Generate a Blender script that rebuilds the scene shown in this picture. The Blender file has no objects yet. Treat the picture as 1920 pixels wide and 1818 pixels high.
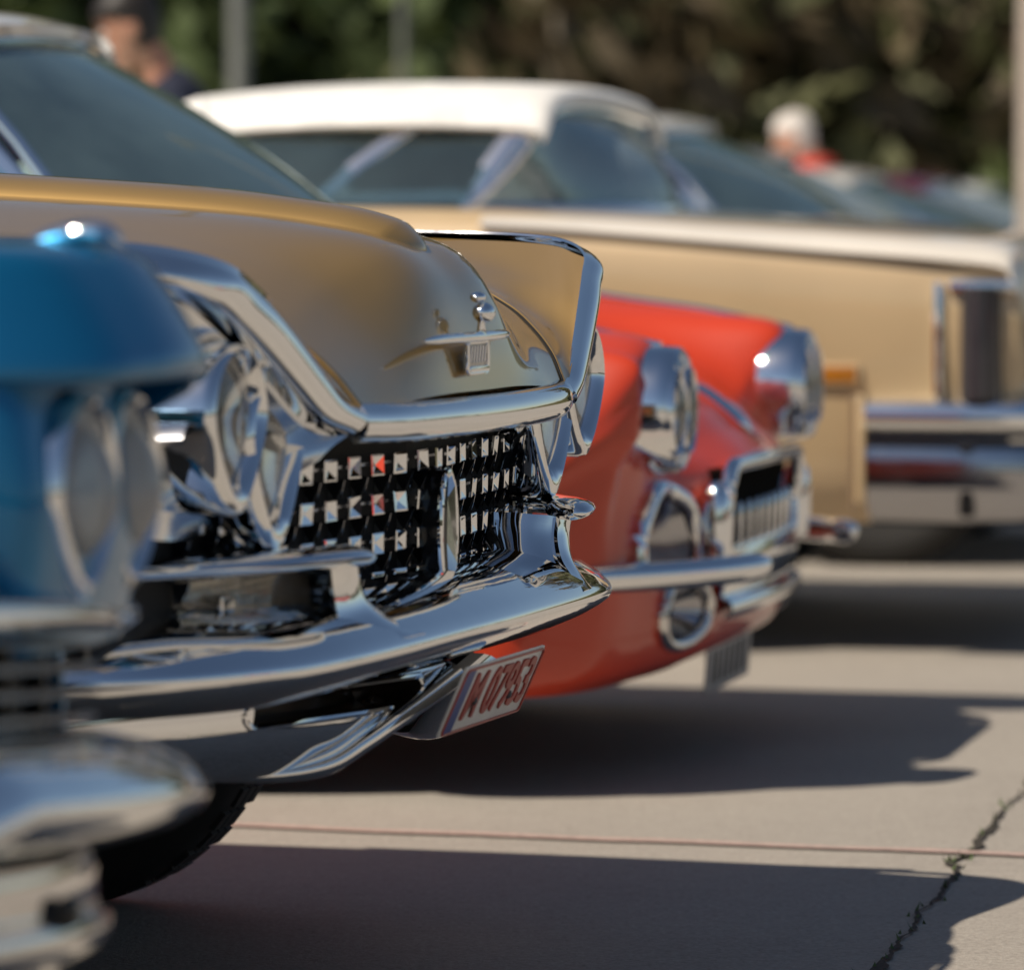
import bpy, bmesh, math, random
from math import sin, cos, pi, radians, sqrt, atan2
from mathutils import Vector, Matrix

SC = bpy.context.scene
COL = SC.collection

# ------------------------------------------------------------------ camera
cam = bpy.data.cameras.new("camera")
camo = bpy.data.objects.new("camera", cam)
COL.objects.link(camo)
cam.sensor_width = 36.0
cam.lens = 9700 / 1920 * 36      # long lens
cam.clip_start = 0.05
cam.clip_end = 900
camo.location = (0, 0, 0.973)
camo.rotation_euler = (radians(90) - math.atan(509 / 9700.0), 0, 0)
cam.dof.use_dof = True
cam.dof.focus_distance = 6.72
cam.dof.aperture_fstop = 4.1
cam.dof.aperture_blades = 0
SC.camera = camo

# ------------------------------------------------------------------ world, sun, exposure
SUN_EL = radians(51.0)
SUN_AZ = radians(60.0)            # light travels away from the camera, this far towards the right
world = bpy.data.worlds.new("World")
SC.world = world
world.use_nodes = True
wn = world.node_tree
sky = wn.nodes.new("ShaderNodeTexSky")
sky.sky_type = 'NISHITA'
sky.sun_disc = False
sky.sun_elevation = SUN_EL
sky.sun_rotation = radians(180) + SUN_AZ
sky.air_density = 1.0
sky.dust_density = 0.6
sky.ozone_density = 0.7
wn.nodes["Background"].inputs[1].default_value = 0.063
wn.links.new(sky.outputs[0], wn.nodes["Background"].inputs[0])
sun = bpy.data.lights.new("sun", 'SUN')
sun.energy = 5.0
sun.angle = radians(0.55)
sun.color = (1.0, 0.90, 0.77)
suno = bpy.data.objects.new("sun", sun)
COL.objects.link(suno)
ldir = Vector((sin(SUN_AZ) * cos(SUN_EL), cos(SUN_AZ) * cos(SUN_EL), -sin(SUN_EL)))
suno.rotation_euler = ldir.to_track_quat('-Z', 'Y').to_euler()
suno.location = (-4, -6, 9)
vs = SC.view_settings
SC.display_settings.display_device = 'sRGB'
vs.view_transform = 'Standard'
vs.look = 'None'
vs.exposure = 0.12
vs.gamma = 1.0
vs.use_curve_mapping = False
try:
    SC.cycles.sample_clamp_indirect = 6.0
    SC.cycles.caustics_refractive = False
    SC.cycles.blur_glossy = 0.3
    SC.cycles.use_denoising = True
except Exception:
    pass

# ------------------------------------------------------------------ materials
def new_mat(name):
    m = bpy.data.materials.new(name)
    m.use_nodes = True
    nt = m.node_tree
    return m, nt, nt.nodes["Principled BSDF"]

def pset(b, **k):
    names = dict(color="Base Color", metal="Metallic", rough="Roughness", coat="Coat Weight", coatr="Coat Roughness",
                 spec="Specular IOR Level", trans="Transmission Weight", ior="IOR", alpha="Alpha", sheen="Sheen Weight",
                 emit="Emission Strength", emitc="Emission Color")
    for key, v in k.items():
        if key in ("color", "emitc") and len(v) == 3:
            v = (*v, 1)
        b.inputs[names[key]].default_value = v

def noise_node(nt, scale, detail=4, rough=0.55, coord='Object', dist=0.0):
    tc = nt.nodes.new("ShaderNodeTexCoord")
    n = nt.nodes.new("ShaderNodeTexNoise")
    n.inputs["Scale"].default_value = scale
    n.inputs["Detail"].default_value = detail
    n.inputs["Roughness"].default_value = rough
    n.inputs["Distortion"].default_value = dist
    nt.links.new(tc.outputs[coord], n.inputs["Vector"])
    return n

def ramp(nt, src, stops):
    r = nt.nodes.new("ShaderNodeValToRGB")
    els = r.color_ramp.elements
    while len(els) > 1:
        els.remove(els[0])
    els[0].position, els[0].color = stops[0][0], (*stops[0][1], 1)
    for p, c in stops[1:]:
        e = els.new(p)
        e.color = (*c, 1)
    nt.links.new(src, r.inputs[0])
    return r

def bump(nt, b, src, strength, dist=0.002, slot="Normal"):
    bp = nt.nodes.new("ShaderNodeBump")
    bp.inputs["Strength"].default_value = strength
    bp.inputs["Distance"].default_value = dist
    nt.links.new(src, bp.inputs["Height"])
    nt.links.new(bp.outputs[0], b.inputs[slot])

def rough_var(nt, b, lo, hi, scale=9, coord='Object'):
    n = noise_node(nt, scale, 6, 0.6, coord)
    mr = nt.nodes.new("ShaderNodeMapRange")
    mr.inputs["From Min"].default_value = 0.35
    mr.inputs["From Max"].default_value = 0.7
    mr.inputs["To Min"].default_value = lo
    mr.inputs["To Max"].default_value = hi
    nt.links.new(n.outputs[0], mr.inputs[0])
    nt.links.new(mr.outputs[0], b.inputs["Roughness"])

def simple(name, color, rough=0.5, metal=0.0, coat=0.0, var=0.12, scale=14, bumpy=0.0):
    m, nt, b = new_mat(name)
    pset(b, rough=rough, metal=metal, coat=coat, coatr=0.04)
    n = noise_node(nt, scale, 5)
    lo = tuple(max(0, c * (1 - var)) for c in color)
    hi = tuple(min(1, c * (1 + var)) for c in color)
    r = ramp(nt, n.outputs[0], [(0.3, lo), (0.7, hi)])
    nt.links.new(r.outputs[0], b.inputs["Base Color"])
    if bumpy:
        n2 = noise_node(nt, scale * 6, 4)
        bump(nt, b, n2.outputs[0], bumpy)
    return m

def car_paint(name, color, metal=0.0, rough=0.4, flake=0.0, orange=0.02, coat=1.0, cior=1.5):
    m, nt, b = new_mat(name)
    b.inputs["Coat IOR"].default_value = cior
    pset(b, color=color, metal=metal, rough=rough, coat=coat, coatr=0.025)
    n = noise_node(nt, 3.0, 3)
    lo = tuple(c * 0.94 for c in color)
    hi = tuple(min(1, c * 1.05) for c in color)
    r = ramp(nt, n.outputs[0], [(0.3, lo), (0.7, hi)])
    nt.links.new(r.outputs[0], b.inputs["Base Color"])
    # faint orange peel in the lacquer
    n2 = noise_node(nt, 9, 2)
    bump(nt, b, n2.outputs[0], orange, 0.01, "Coat Normal")
    return m

def chrome_mat(name, color=(0.86, 0.87, 0.88), lo=0.015, hi=0.07):
    m, nt, b = new_mat(name)
    pset(b, color=color, metal=1.0)
    rough_var(nt, b, lo, hi, 14)
    n2 = noise_node(nt, 7, 3)
    bump(nt, b, n2.outputs[0], 0.035, 0.012)
    return m

def glass_mat(name, tint=(0.55, 0.66, 0.66), power=1.5, bumpscale=0.0, painted_glare=0.0, glarec=(0.30, 0.44, 0.46)):
    m = bpy.data.materials.new(name)
    m.use_nodes = True
    nt = m.node_tree
    nt.nodes.remove(nt.nodes["Principled BSDF"])
    out = nt.nodes["Material Output"]
    tr = nt.nodes.new("ShaderNodeBsdfTransparent")
    tr.inputs[0].default_value = (*tint, 1)
    gl = nt.nodes.new("ShaderNodeBsdfGlossy")
    gl.inputs["Roughness"].default_value = 0.02
    gl.inputs[0].default_value = (0.86, 1.0, 1.0, 1) if 'lens' not in name else (1, 1, 1, 1)
    fr = nt.nodes.new("ShaderNodeFresnel")
    fr.inputs[0].default_value = power
    mx = nt.nodes.new("ShaderNodeMixShader")
    nt.links.new(fr.outputs[0], mx.inputs[0])
    nt.links.new(tr.outputs[0], mx.inputs[1])
    nt.links.new(gl.outputs[0], mx.inputs[2])
    if painted_glare:  # diffuse layer that paints reflected light into the glass as pale haze
        df = nt.nodes.new("ShaderNodeBsdfDiffuse")
        df.inputs[0].default_value = (*glarec, 1)
        n = noise_node(nt, 2.2, 5, 0.6)
        mr = nt.nodes.new("ShaderNodeMapRange")
        mr.inputs["From Min"].default_value = 0.3
        mr.inputs["From Max"].default_value = 0.75
        mr.inputs["To Min"].default_value = painted_glare * 0.45
        mr.inputs["To Max"].default_value = painted_glare * 1.6
        nt.links.new(n.outputs[0], mr.inputs[0])
        m2 = nt.nodes.new("ShaderNodeMixShader")
        nt.links.new(mr.outputs[0], m2.inputs[0])
        nt.links.new(mx.outputs[0], m2.inputs[1])
        nt.links.new(df.outputs[0], m2.inputs[2])
        mx = m2
    nt.links.new(mx.outputs[0], out.inputs[0])
    if bumpscale:
        tc = nt.nodes.new("ShaderNodeTexCoord")
        w = nt.nodes.new("ShaderNodeTexWave")
        w.wave_type = 'BANDS'
        w.bands_direction = 'Y'
        w.inputs["Scale"].default_value = bumpscale
        w.inputs["Distortion"].default_value = 0.4
        nt.links.new(tc.outputs["Object"], w.inputs["Vector"])
        bp = nt.nodes.new("ShaderNodeBump")
        bp.inputs["Strength"].default_value = 0.5
        bp.inputs["Distance"].default_value = 0.004
        nt.links.new(w.outputs["Fac"], bp.inputs["Height"])
        nt.links.new(bp.outputs[0], gl.inputs["Normal"])
        nt.links.new(bp.outputs[0], fr.inputs["Normal"])
    return m

M = {}
M['chrome'] = chrome_mat("chrome")
M['chrome_dull'] = chrome_mat("aged_chrome", (0.72, 0.71, 0.70), 0.06, 0.16)
M['chrome_dark'] = chrome_mat("dark_chrome", (0.42, 0.42, 0.44), 0.08, 0.2)
M['gold'] = car_paint("gold_paint", (0.42, 0.255, 0.07), metal=0.55, rough=0.36, cior=1.85)
M['blue'] = car_paint("blue_paint", (0.002, 0.15, 0.32), metal=0.65, rough=0.36, coat=.8)
M['red'] = car_paint("red_paint", (0.55, 0.042, 0.008), metal=0.0, rough=0.45, coat=0.6)
M['tan'] = car_paint("tan_paint", (0.53, 0.385, 0.215), metal=0.05, rough=0.45)
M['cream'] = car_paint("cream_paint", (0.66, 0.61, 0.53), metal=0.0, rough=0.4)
M['white'] = car_paint("white_paint", (0.80, 0.79, 0.76), metal=0.0, rough=0.4)
M['vinyl'] = simple("white_vinyl", (0.80, 0.78, 0.73), 0.55, bumpy=0.1)
M['maroon'] = car_paint("maroon_paint", (0.10, 0.012, 0.018), metal=0.2, rough=0.4)
M['silver'] = car_paint("silver_paint", (0.42, 0.45, 0.50), metal=0.7, rough=0.32)
M['skyblue'] = car_paint("pale_blue_paint", (0.30, 0.40, 0.50), metal=0.2, rough=0.4)
M['black'] = simple("black_trim", (0.006, 0.006, 0.007), 0.35, scale=30)
M['black_gloss'] = simple("black_enamel", (0.008, 0.008, 0.009), 0.18, scale=30)
M['cavity'] = simple("dark_cavity", (0.004, 0.004, 0.004), 0.8)
M['rubber'] = simple("tyre_rubber", (0.014, 0.013, 0.012), 0.75, scale=40, bumpy=0.3)
M['glass'] = glass_mat("window_glass", (0.72, 0.86, 0.88), 2.0, painted_glare=0.08)
M['shield'] = glass_mat("windscreen_glass", (0.66, 0.84, 0.87), 3.0, painted_glare=0.15)
M['shield_pale'] = glass_mat("painted_glare_windscreen_glass", (0.70, 0.86, 0.90), 3.0, painted_glare=0.34, glarec=(0.42, 0.52, 0.56))  # stronger pale blue layer, painted-in sky glare on the windscreen
M['lens'] = glass_mat("lamp_lens", (0.96, 0.96, 0.94), 1.45, 0.0, painted_glare=0.10, glarec=(0.55, 0.53, 0.49))
M['lens_bulge'] = glass_mat("bulging_lamp_lens", (0.93, 0.93, 0.91), 1.6, 0.0, painted_glare=0.38, glarec=(0.82, 0.78, 0.72))  # beige layer in the lenses paints in their bright reflections
M['lens_clear'] = glass_mat("marker_lens", (0.94, 0.93, 0.90), 1.4, 60.0)
M['reflector'] = chrome_mat("lamp_reflector", (0.92, 0.91, 0.89), 0.12, 0.26)
M['cap_dark'] = simple("dark_lamp_housing", (0.030, 0.028, 0.033), 0.22, coat=0.6)
M['slot_dark'] = simple("slot_enamel", (0.045, 0.033, 0.024), 0.25, metal=.5)
M['frost'] = simple("frosted_lamp", (0.62, 0.60, 0.57), 0.35, metal=0.35, coat=0.5)
_nt = M['reflector'].node_tree
_tc = _nt.nodes.new("ShaderNodeTexCoord"); _w = _nt.nodes.new("ShaderNodeTexWave")
_w.wave_type = 'BANDS'; _w.bands_direction = 'Y'; _w.inputs["Scale"].default_value = 32; _w.inputs["Distortion"].default_value = .5
_nt.links.new(_tc.outputs["Object"], _w.inputs["Vector"])
bump(_nt, _nt.nodes["Principled BSDF"], _w.outputs["Fac"], .55, .006)
pset(_nt.nodes["Principled BSDF"], metal=.45, color=(.90, .85, .77))
M['chrome_soft'] = chrome_mat("soft_chrome", (0.84, 0.85, 0.86), 0.10, 0.20)
M['amber'] = simple("amber_lens", (0.36, 0.13, 0.010), 0.25, coat=0.6)
M['seat_dark'] = simple("dark_blue_upholstery", (0.02, 0.03, 0.055), 0.6)
M['seat_tan'] = simple("tan_upholstery", (0.22, 0.15, 0.09), 0.6)
M['dash'] = simple("dashboard_vinyl", (0.03, 0.06, 0.065), 0.5)
M['plate_white'] = simple("plate_white", (0.72, 0.70, 0.66), 0.4, var=0.06)
M['plate_red'] = simple("plate_red_print", (0.36, 0.05, 0.035), 0.4)
M['plate_blue'] = simple("plate_blue_band", (0.018, 0.05, 0.22), 0.35)
M['plate_grey'] = simple("plate_worn_metal", (0.36, 0.35, 0.34), 0.45, var=0.3, scale=22)
M['ink'] = simple("dark_print", (0.05, 0.05, 0.06), 0.5)
M['pole'] = simple("galvanised_pole", (0.15, 0.155, 0.135), 0.5, metal=0.3)
M['pole_pale'] = simple("pale_painted_pole", (0.40, 0.33, 0.27), 0.5)
M['skin'] = simple("skin", (0.47, 0.22, 0.14), 0.55, var=0.08)
M['hair_dark'] = simple("dark_hair", (0.016, 0.011, 0.008), 0.55)
M['hair_white'] = simple("white_hair", (0.66, 0.60, 0.54), 0.6)
M['navy'] = simple("navy_cloth", (0.010, 0.013, 0.032), 0.85)
M['redcloth'] = simple("red_cloth", (0.52, 0.03, 0.018), 0.8)
M['beige_cloth'] = simple("beige_cloth", (0.34, 0.28, 0.21), 0.85)
M['brown_cloth'] = simple("brown_cloth", (0.055, 0.03, 0.014), 0.85)
M['denim'] = simple("denim", (0.03, 0.045, 0.09), 0.85)
M['trunk'] = simple("bark", (0.07, 0.05, 0.035), 0.9, bumpy=0.5)

def foliage(name, a, b_, c):
    m, nt, b = new_mat(name)
    n = noise_node(nt, 0.8, 5, 0.7)
    r = ramp(nt, n.outputs[0], [(0.3, a), (0.5, b_), (0.72, c)])
    nt.links.new(r.outputs[0], b.inputs["Base Color"])
    pset(b, rough=0.7)
    tl = nt.nodes.new("ShaderNodeBsdfTranslucent")
    nt.links.new(r.outputs[0], tl.inputs[0])
    mx = nt.nodes.new("ShaderNodeMixShader"); mx.inputs[0].default_value = 0.15
    nt.links.new(b.outputs[0], mx.inputs[1]); nt.links.new(tl.outputs[0], mx.inputs[2])
    nt.links.new(mx.outputs[0], nt.nodes["Material Output"].inputs[0])
    return m
M['leaf'] = foliage("green_leaves", (0.055, 0.082, 0.028), (0.088, 0.120, 0.037), (0.115, 0.150, 0.047))
M['leaf_dark'] = foliage("dark_leaves", (0.016, 0.019, 0.010), (0.036, 0.038, 0.018), (0.065, 0.06, 0.028))
M['leaf2'] = foliage("olive_leaves", (0.072, 0.078, 0.030), (0.100, 0.104, 0.040), (0.128, 0.126, 0.05))
M['leaf3'] = foliage("brown_twigs", (0.070, 0.054, 0.030), (0.10, 0.076, 0.040), (0.14, 0.104, 0.052))

# pavement
m, nt, b = new_mat("pavement")
n1 = noise_node(nt, 0.9, 5, 0.6)
n2 = noise_node(nt, 26, 6, 0.75)
n3 = noise_node(nt, 105, 4, 0.75)
mix = nt.nodes.new("ShaderNodeMix"); mix.data_type = 'FLOAT'
mix.inputs[0].default_value = 0.5
nt.links.new(n1.outputs[0], mix.inputs[2]); nt.links.new(n2.outputs[0], mix.inputs[3])
mix2 = nt.nodes.new("ShaderNodeMix"); mix2.data_type = 'FLOAT'
mix2.inputs[0].default_value = 0.55
nt.links.new(mix.outputs[0], mix2.inputs[2]); nt.links.new(n3.outputs[0], mix2.inputs[3])
r = ramp(nt, mix2.outputs[0], [(0.30, (0.11, 0.095, 0.08)), (0.44, (0.27, 0.242, 0.207)), (0.56, (0.345, 0.312, 0.268)), (0.72, (0.47, 0.43, 0.37))])
nt.links.new(r.outputs[0], b.inputs["Base Color"])
pset(b, rough=0.85, spec=0.25)
bump(nt, b, mix2.outputs[0], 0.9, 0.005)
M['pavement'] = m
M['line_red'] = simple("faded_red_paint", (0.40, 0.285, 0.243), 0.8, var=0.2, scale=60)
M['crack'] = simple("crack_dirt", (0.03, 0.024, 0.016), 0.95, var=0.4, scale=40)
M['weed'] = simple("weed_green", (0.05, 0.08, 0.015), 0.7)
m, nt, b = new_mat("hillside_soil")
n1 = noise_node(nt, 0.12, 6, 0.65)
r = ramp(nt, n1.outputs[0], [(0.3, (0.040, 0.045, 0.022)), (0.48, (0.066, 0.068, 0.03)), (0.62, (0.10, 0.078, 0.042)), (0.75, (0.085, 0.095, 0.038))])
nt.links.new(r.outputs[0], b.inputs["Base Color"]); pset(b, rough=0.95, spec=0.1)
M['hill'] = m

# ------------------------------------------------------------------ mesh helpers
def crv(p0, p1, p2, p3, t):
    return tuple(0.5 * ((2 * b_) + (-a + c) * t + (2 * a - 5 * b_ + 4 * c - d) * t * t + (-a + 3 * b_ - 3 * c + d) * t ** 3)
                 for a, b_, c, d in zip(p0, p1, p2, p3))

def cr(pts, n, closed=False):
    """Catmull-Rom polyline through pts, n steps per span."""
    pts = [tuple(p) for p in pts]
    N = len(pts)
    out = []
    for i in range(N if closed else N - 1):
        if closed:
            q = [pts[(i + k) % N] for k in (-1, 0, 1, 2)]
        else:
            a, d = pts[max(i - 1, 0)], pts[min(i + 2, N - 1)]
            if i == 0: a = tuple(2 * x - y for x, y in zip(pts[0], pts[1]))
            if i == N - 2: d = tuple(2 * x - y for x, y in zip(pts[-1], pts[-2]))
            q = [a, pts[i], pts[i + 1], d]
        for k in range(n):
            out.append(crv(*q, k / n))
    if not closed:
        out.append(pts[-1])
    return out

def patch(ctrl, nu, nv):
    """bicubic grid through a control net [rows][cols]."""
    rows = [cr(r_, nv) for r_ in ctrl]
    cols = [cr([r_[j] for r_ in rows], nu) for j in range(len(rows[0]))]
    return [[cols[j][i] for j in range(len(cols))] for i in range(len(cols[0]))]

class MB:
    def __init__(s):
        s.v, s.f = [], []
    def add(s, v, f):
        o = len(s.v)
        s.v += [tuple(p) for p in v]
        s.f += [tuple(i + o for i in q) for q in f]
        return s
    def grid(s, P, cu=False, cv=False, cap=False):
        U, V = len(P), len(P[0])
        v = [p for r_ in P for p in r_]
        f = []
        for i in range(U if cu else U - 1):
            for j in range(V if cv else V - 1):
                a, b_ = i * V + j, i * V + (j + 1) % V
                c, d = ((i + 1) % U) * V + (j + 1) % V, ((i + 1) % U) * V + j
                f.append((a, b_, c, d))
        if cap:
            f.append(tuple(range(V)))
            f.append(tuple((U - 1) * V + j for j in range(V)))
        return s.add(v, f)
    def sweep(s, path, prof, up=(0, 0, 1), scale=None, cap=True, side=None):
        """closed profile [(a,b)] swept along path; a = sideways (path x up), b = up."""
        up = Vector(up)
        P = [Vector(p) for p in path]
        rings = []
        for i, p in enumerate(P):
            t = (P[min(i + 1, len(P) - 1)] - P[max(i - 1, 0)]).normalized()
            sd = t.cross(up).normalized() if side is None else Vector(side)
            u2 = sd.cross(t).normalized()
            k = scale[i] if scale else 1
            ka, kb = k if isinstance(k, tuple) else (k, k)
            rings.append([tuple(p + sd * (a * ka) + u2 * (b_ * kb)) for a, b_ in prof])
        return s.grid(rings, cv=True, cap=cap)
    def tube(s, path, r, n=10, cap=True):
        P = [Vector(p) for p in path]
        rings = []
        ref = Vector((0.12, 0.31, 0.94))
        for i, p in enumerate(P):
            t = (P[min(i + 1, len(P) - 1)] - P[max(i - 1, 0)]).normalized()
            a = t.cross(ref)
            if a.length < 1e-4: a = t.cross(Vector((1, 0, 0)))
            a.normalize(); b_ = a.cross(t)
            rr = r[i] if isinstance(r, (list, tuple)) else r
            rings.append([tuple(p + a * (rr * cos(2 * pi * k / n)) + b_ * (rr * sin(2 * pi * k / n))) for k in range(n)])
        return s.grid(rings, cv=True, cap=cap)
    def lathe(s, prof, o=(0, 0, 0), axis='x', n=32, sy=1, sz=1, cap=True):
        """prof: [(along, radius)]"""
        rings = []
        for a, r_ in prof:
            ring = []
            for k in range(n):
                c, d = r_ * cos(2 * pi * k / n) * sy, r_ * sin(2 * pi * k / n) * sz
                ring.append({'x': (o[0] + a, o[1] + c, o[2] + d), 'y': (o[0] + c, o[1] + a, o[2] + d), 'z': (o[0] + c, o[1] + d, o[2] + a)}[axis])
            rings.append(ring)
        return s.grid(rings, cv=True, cap=cap)
    def ball(s, c, r, nu=12, nv=18):
        r = r if isinstance(r, tuple) else (r, r, r)
        prof = [[(c[0] + r[0] * sin(pi * i / nu) * cos(2 * pi * j / nv), c[1] + r[1] * sin(pi * i / nu) * sin(2 * pi * j / nv), c[2] + r[2] * cos(pi * i / nu))
                 for j in range(nv)] for i in range(1, nu)]
        s.grid(prof, cv=True, cap=True)
        return s
    def box(s, c, size, bev=0.0, rot=None, seg=2):
        bm = bmesh.new()
        bmesh.ops.create_cube(bm, size=1)
        bmesh.ops.scale(bm, vec=size, verts=bm.verts)
        if bev:
            bmesh.ops.bevel(bm, geom=list(bm.edges), offset=bev, segments=seg, profile=0.6, affect='EDGES')
        if rot:
            bmesh.ops.rotate(bm, cent=(0, 0, 0), matrix=rot, verts=bm.verts)
        bmesh.ops.translate(bm, vec=c, verts=bm.verts)
        bm.verts.ensure_lookup_table()
        s.add([v.co[:] for v in bm.verts], [tuple(v.index for v in f.verts) for f in bm.faces])
        bm.free()
        return s
    def slab(s, P, t):
        """grid P (list of rows) thickened by t along its vertex normals."""
        U, V = len(P), len(P[0])
        Q = []
        for i in range(U):
            row = []
            for j in range(V):
                a = Vector(P[min(i + 1, U - 1)][j]) - Vector(P[max(i - 1, 0)][j])
                b_ = Vector(P[i][min(j + 1, V - 1)]) - Vector(P[i][max(j - 1, 0)])
                n = a.cross(b_)
                if n.length > 1e-9: n.normalize()
                row.append(tuple(Vector(P[i][j]) + n * t))
            Q.append(row)
        o = len(s.v)
        s.grid(P); s.grid(Q)
        n = U * V
        f = []
        for i in range(U - 1):
            for j in (0, V - 1):
                f.append((o + i * V + j, o + (i + 1) * V + j, o + n + (i + 1) * V + j, o + n + i * V + j))
        for j in range(V - 1):
            for i in (0, U - 1):
                f.append((o + i * V + j, o + i * V + j + 1, o + n + i * V + j + 1, o + n + i * V + j))
        s.f += f
        return s
    def mirror(s):
        o = len(s.v)
        s.v += [(x, -y, z) for x, y, z in s.v]
        s.f += [tuple(i + o for i in reversed(q)) for q in s.f]
        return s
    def flip(s):
        s.v = [(x, -y, z) for x, y, z in s.v]
        s.f = [tuple(reversed(q)) for q in s.f]
        return s
    def mesh(s, name, mat, smooth=True, sharp=38, weld=True):
        bm = bmesh.new()
        vs_ = [bm.verts.new(p) for p in s.v]
        for q in s.f:
            try: bm.faces.new([vs_[i] for i in q])
            except ValueError: pass
        if weld:
            bmesh.ops.remove_doubles(bm, verts=bm.verts, dist=1e-5)
        bmesh.ops.recalc_face_normals(bm, faces=bm.faces)
        me = bpy.data.meshes.new(name)
        bm.to_mesh(me); bm.free()
        if smooth:
            me.polygons.foreach_set("use_smooth", [True] * len(me.polygons))
            me.set_sharp_from_angle(angle=radians(sharp))
        if mat: me.materials.append(mat)
        return me
    def build(s, name, mat, parent=None, smooth=True, sharp=38, weld=True):
        return link(name, s.mesh(name, mat, smooth, sharp, weld), parent)

def link(name, data, parent=None):
    o = bpy.data.objects.new(name, data)
    COL.objects.link(o)
    if parent is not None: o.parent = parent
    return o

def tag(o, label=None, cat=None, group=None, kind=None):
    if label: o["label"] = label
    if cat: o["category"] = cat
    if group: o["group"] = group
    if kind: o["kind"] = kind
    return o

def thing(name, loc, theta, label, cat, group=None, scale=1):
    """local x = forward, y = away from the camera, z = up; theta = degrees the nose turns towards the camera."""
    o = link(name, None)
    o.location = loc
    o.rotation_euler = (0, 0, -radians(theta))
    if scale != 1: o.scale = (scale,) * 3
    return tag(o, label, cat, group)

def rrect(a, b_, r, n=4):
    pts = []
    for cx, cy, s0 in ((a - r, b_ - r, 0), (-a + r, b_ - r, 90), (-a + r, -b_ + r, 180), (a - r, -b_ + r, 270)):
        for k in range(n + 1):
            t = radians(s0 + 90 * k / n)
            pts.append((cx + r * cos(t), cy + r * sin(t)))
    return pts

def circ(r, n=12, sx=1, sy=1):
    return [(r * sx * cos(2 * pi * k / n), r * sy * sin(2 * pi * k / n)) for k in range(n)]

def text_mesh(txt, size, mat, depth=0.001):
    cu = bpy.data.curves.new("lettering", 'FONT')
    cu.body = txt; cu.size = size; cu.extrude = depth; cu.align_x = 'CENTER'; cu.align_y = 'CENTER'
    cu.offset = 0.0012
    o = bpy.data.objects.new("lettering", cu)
    COL.objects.link(o)
    dg = bpy.context.evaluated_depsgraph_get()
    me = bpy.data.meshes.new_from_object(o.evaluated_get(dg))
    bpy.data.objects.remove(o)
    bpy.data.curves.remove(cu)
    me.materials.clear(); me.materials.append(mat)
    return me

# ------------------------------------------------------------------ setting: ground, line, crack, hill
g = MB()
g.grid([[(-260, -160, 0), (260, -160, 0)], [(-260, 260, 0), (260, 260, 0)]])
tag(g.build("pavement", M['pavement'], smooth=False), "sunlit beige worn pavement of the car park", kind='structure')

rnd = random.Random(3)
pts = []
for i in range(70):
    t = i / 69
    x = -2.2 + 4.9 * t
    y = 8.179 - 0.309 * (x + 0.441) + 0.006 * sin(i * 1.3)
    pts.append((x, y))
g = MB()
rows = [[(x, y - 0.014 - rnd.uniform(0, .008), 0.004) for x, y in pts], [(x, y + 0.014 + rnd.uniform(0, .008), 0.004) for x, y in pts]]
g.grid(rows)
tag(g.build("painted_line", M['line_red'], smooth=False), "faded red line painted across the pavement", kind='structure')

# crack
A, B = Vector((0.474, 6.623, 0)) * 1.0 - Vector((.37, 1.97, 0)), Vector((0.866, 8.712, 0)) + Vector((.30, 1.6, 0))
left, right, spots = [], [], []
n = 260
off = 0
for i in range(n):
    t = i / (n - 1)
    p = A.lerp(B, t)
    off = off * 0.86 + rnd.uniform(-0.0055, 0.0055)
    if rnd.random() < .02: off += rnd.choice((-.02, .02))
    w = 0.0025 + 0.005 * rnd.random() ** 2 + (0.004 if (i // 23) % 3 == 0 else 0)
    left.append((p.x + off - w, p.y, 0.0035)); right.append((p.x + off + w, p.y + 0.004, 0.0035))
    if rnd.random() < .5: spots.append((p.x + off, p.y))
g = MB(); g.grid([left, right])
tag(g.build("pavement_crack", M['crack'], smooth=False), "dark jagged crack running through the pavement", kind='structure')
g = MB()
for x, y in spots:
    k = int(1.2 + 3.4 * max(0, sin(y * 5.1)) ** 6)
    for _ in range(k):
        a = rnd.uniform(0, 6.28); h_ = rnd.uniform(.004, .014)
        px, py = x + rnd.gauss(0, .006), y + rnd.gauss(0, .012)
        g.add([(px - .003 * cos(a), py - .003 * sin(a), .003), (px + .003 * cos(a), py + .003 * sin(a), .003),
               (px + h_ * sin(a) * .7, py - h_ * cos(a) * .7, .003 + h_)], [(0, 1, 2)])
tag(g.build("crack_weeds", M['weed'], smooth=False, weld=False), "tiny weeds growing in the pavement crack", kind='stuff')

def hill_z(x, y):
    d = max(0, y - 36)
    k = min(1, max(0, (27 - abs(x)) / 13))
    return 6.5 * (1 - math.exp(-(d / 14) ** 1.3)) * k * k * (3 - 2 * k) + (.3 * sin(x * .33) + .2 * sin(y * .41 + x * .17)) * min(1, d / 8) * k - 0.05
g = MB()
g.grid([[(x, y, hill_z(x, y)) for x in range(-30, 31, 3)] for y in range(34, 84, 3)])
tag(g.build("hillside", M['hill']), "dark wooded slope rising behind the car park", kind='structure')

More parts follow.
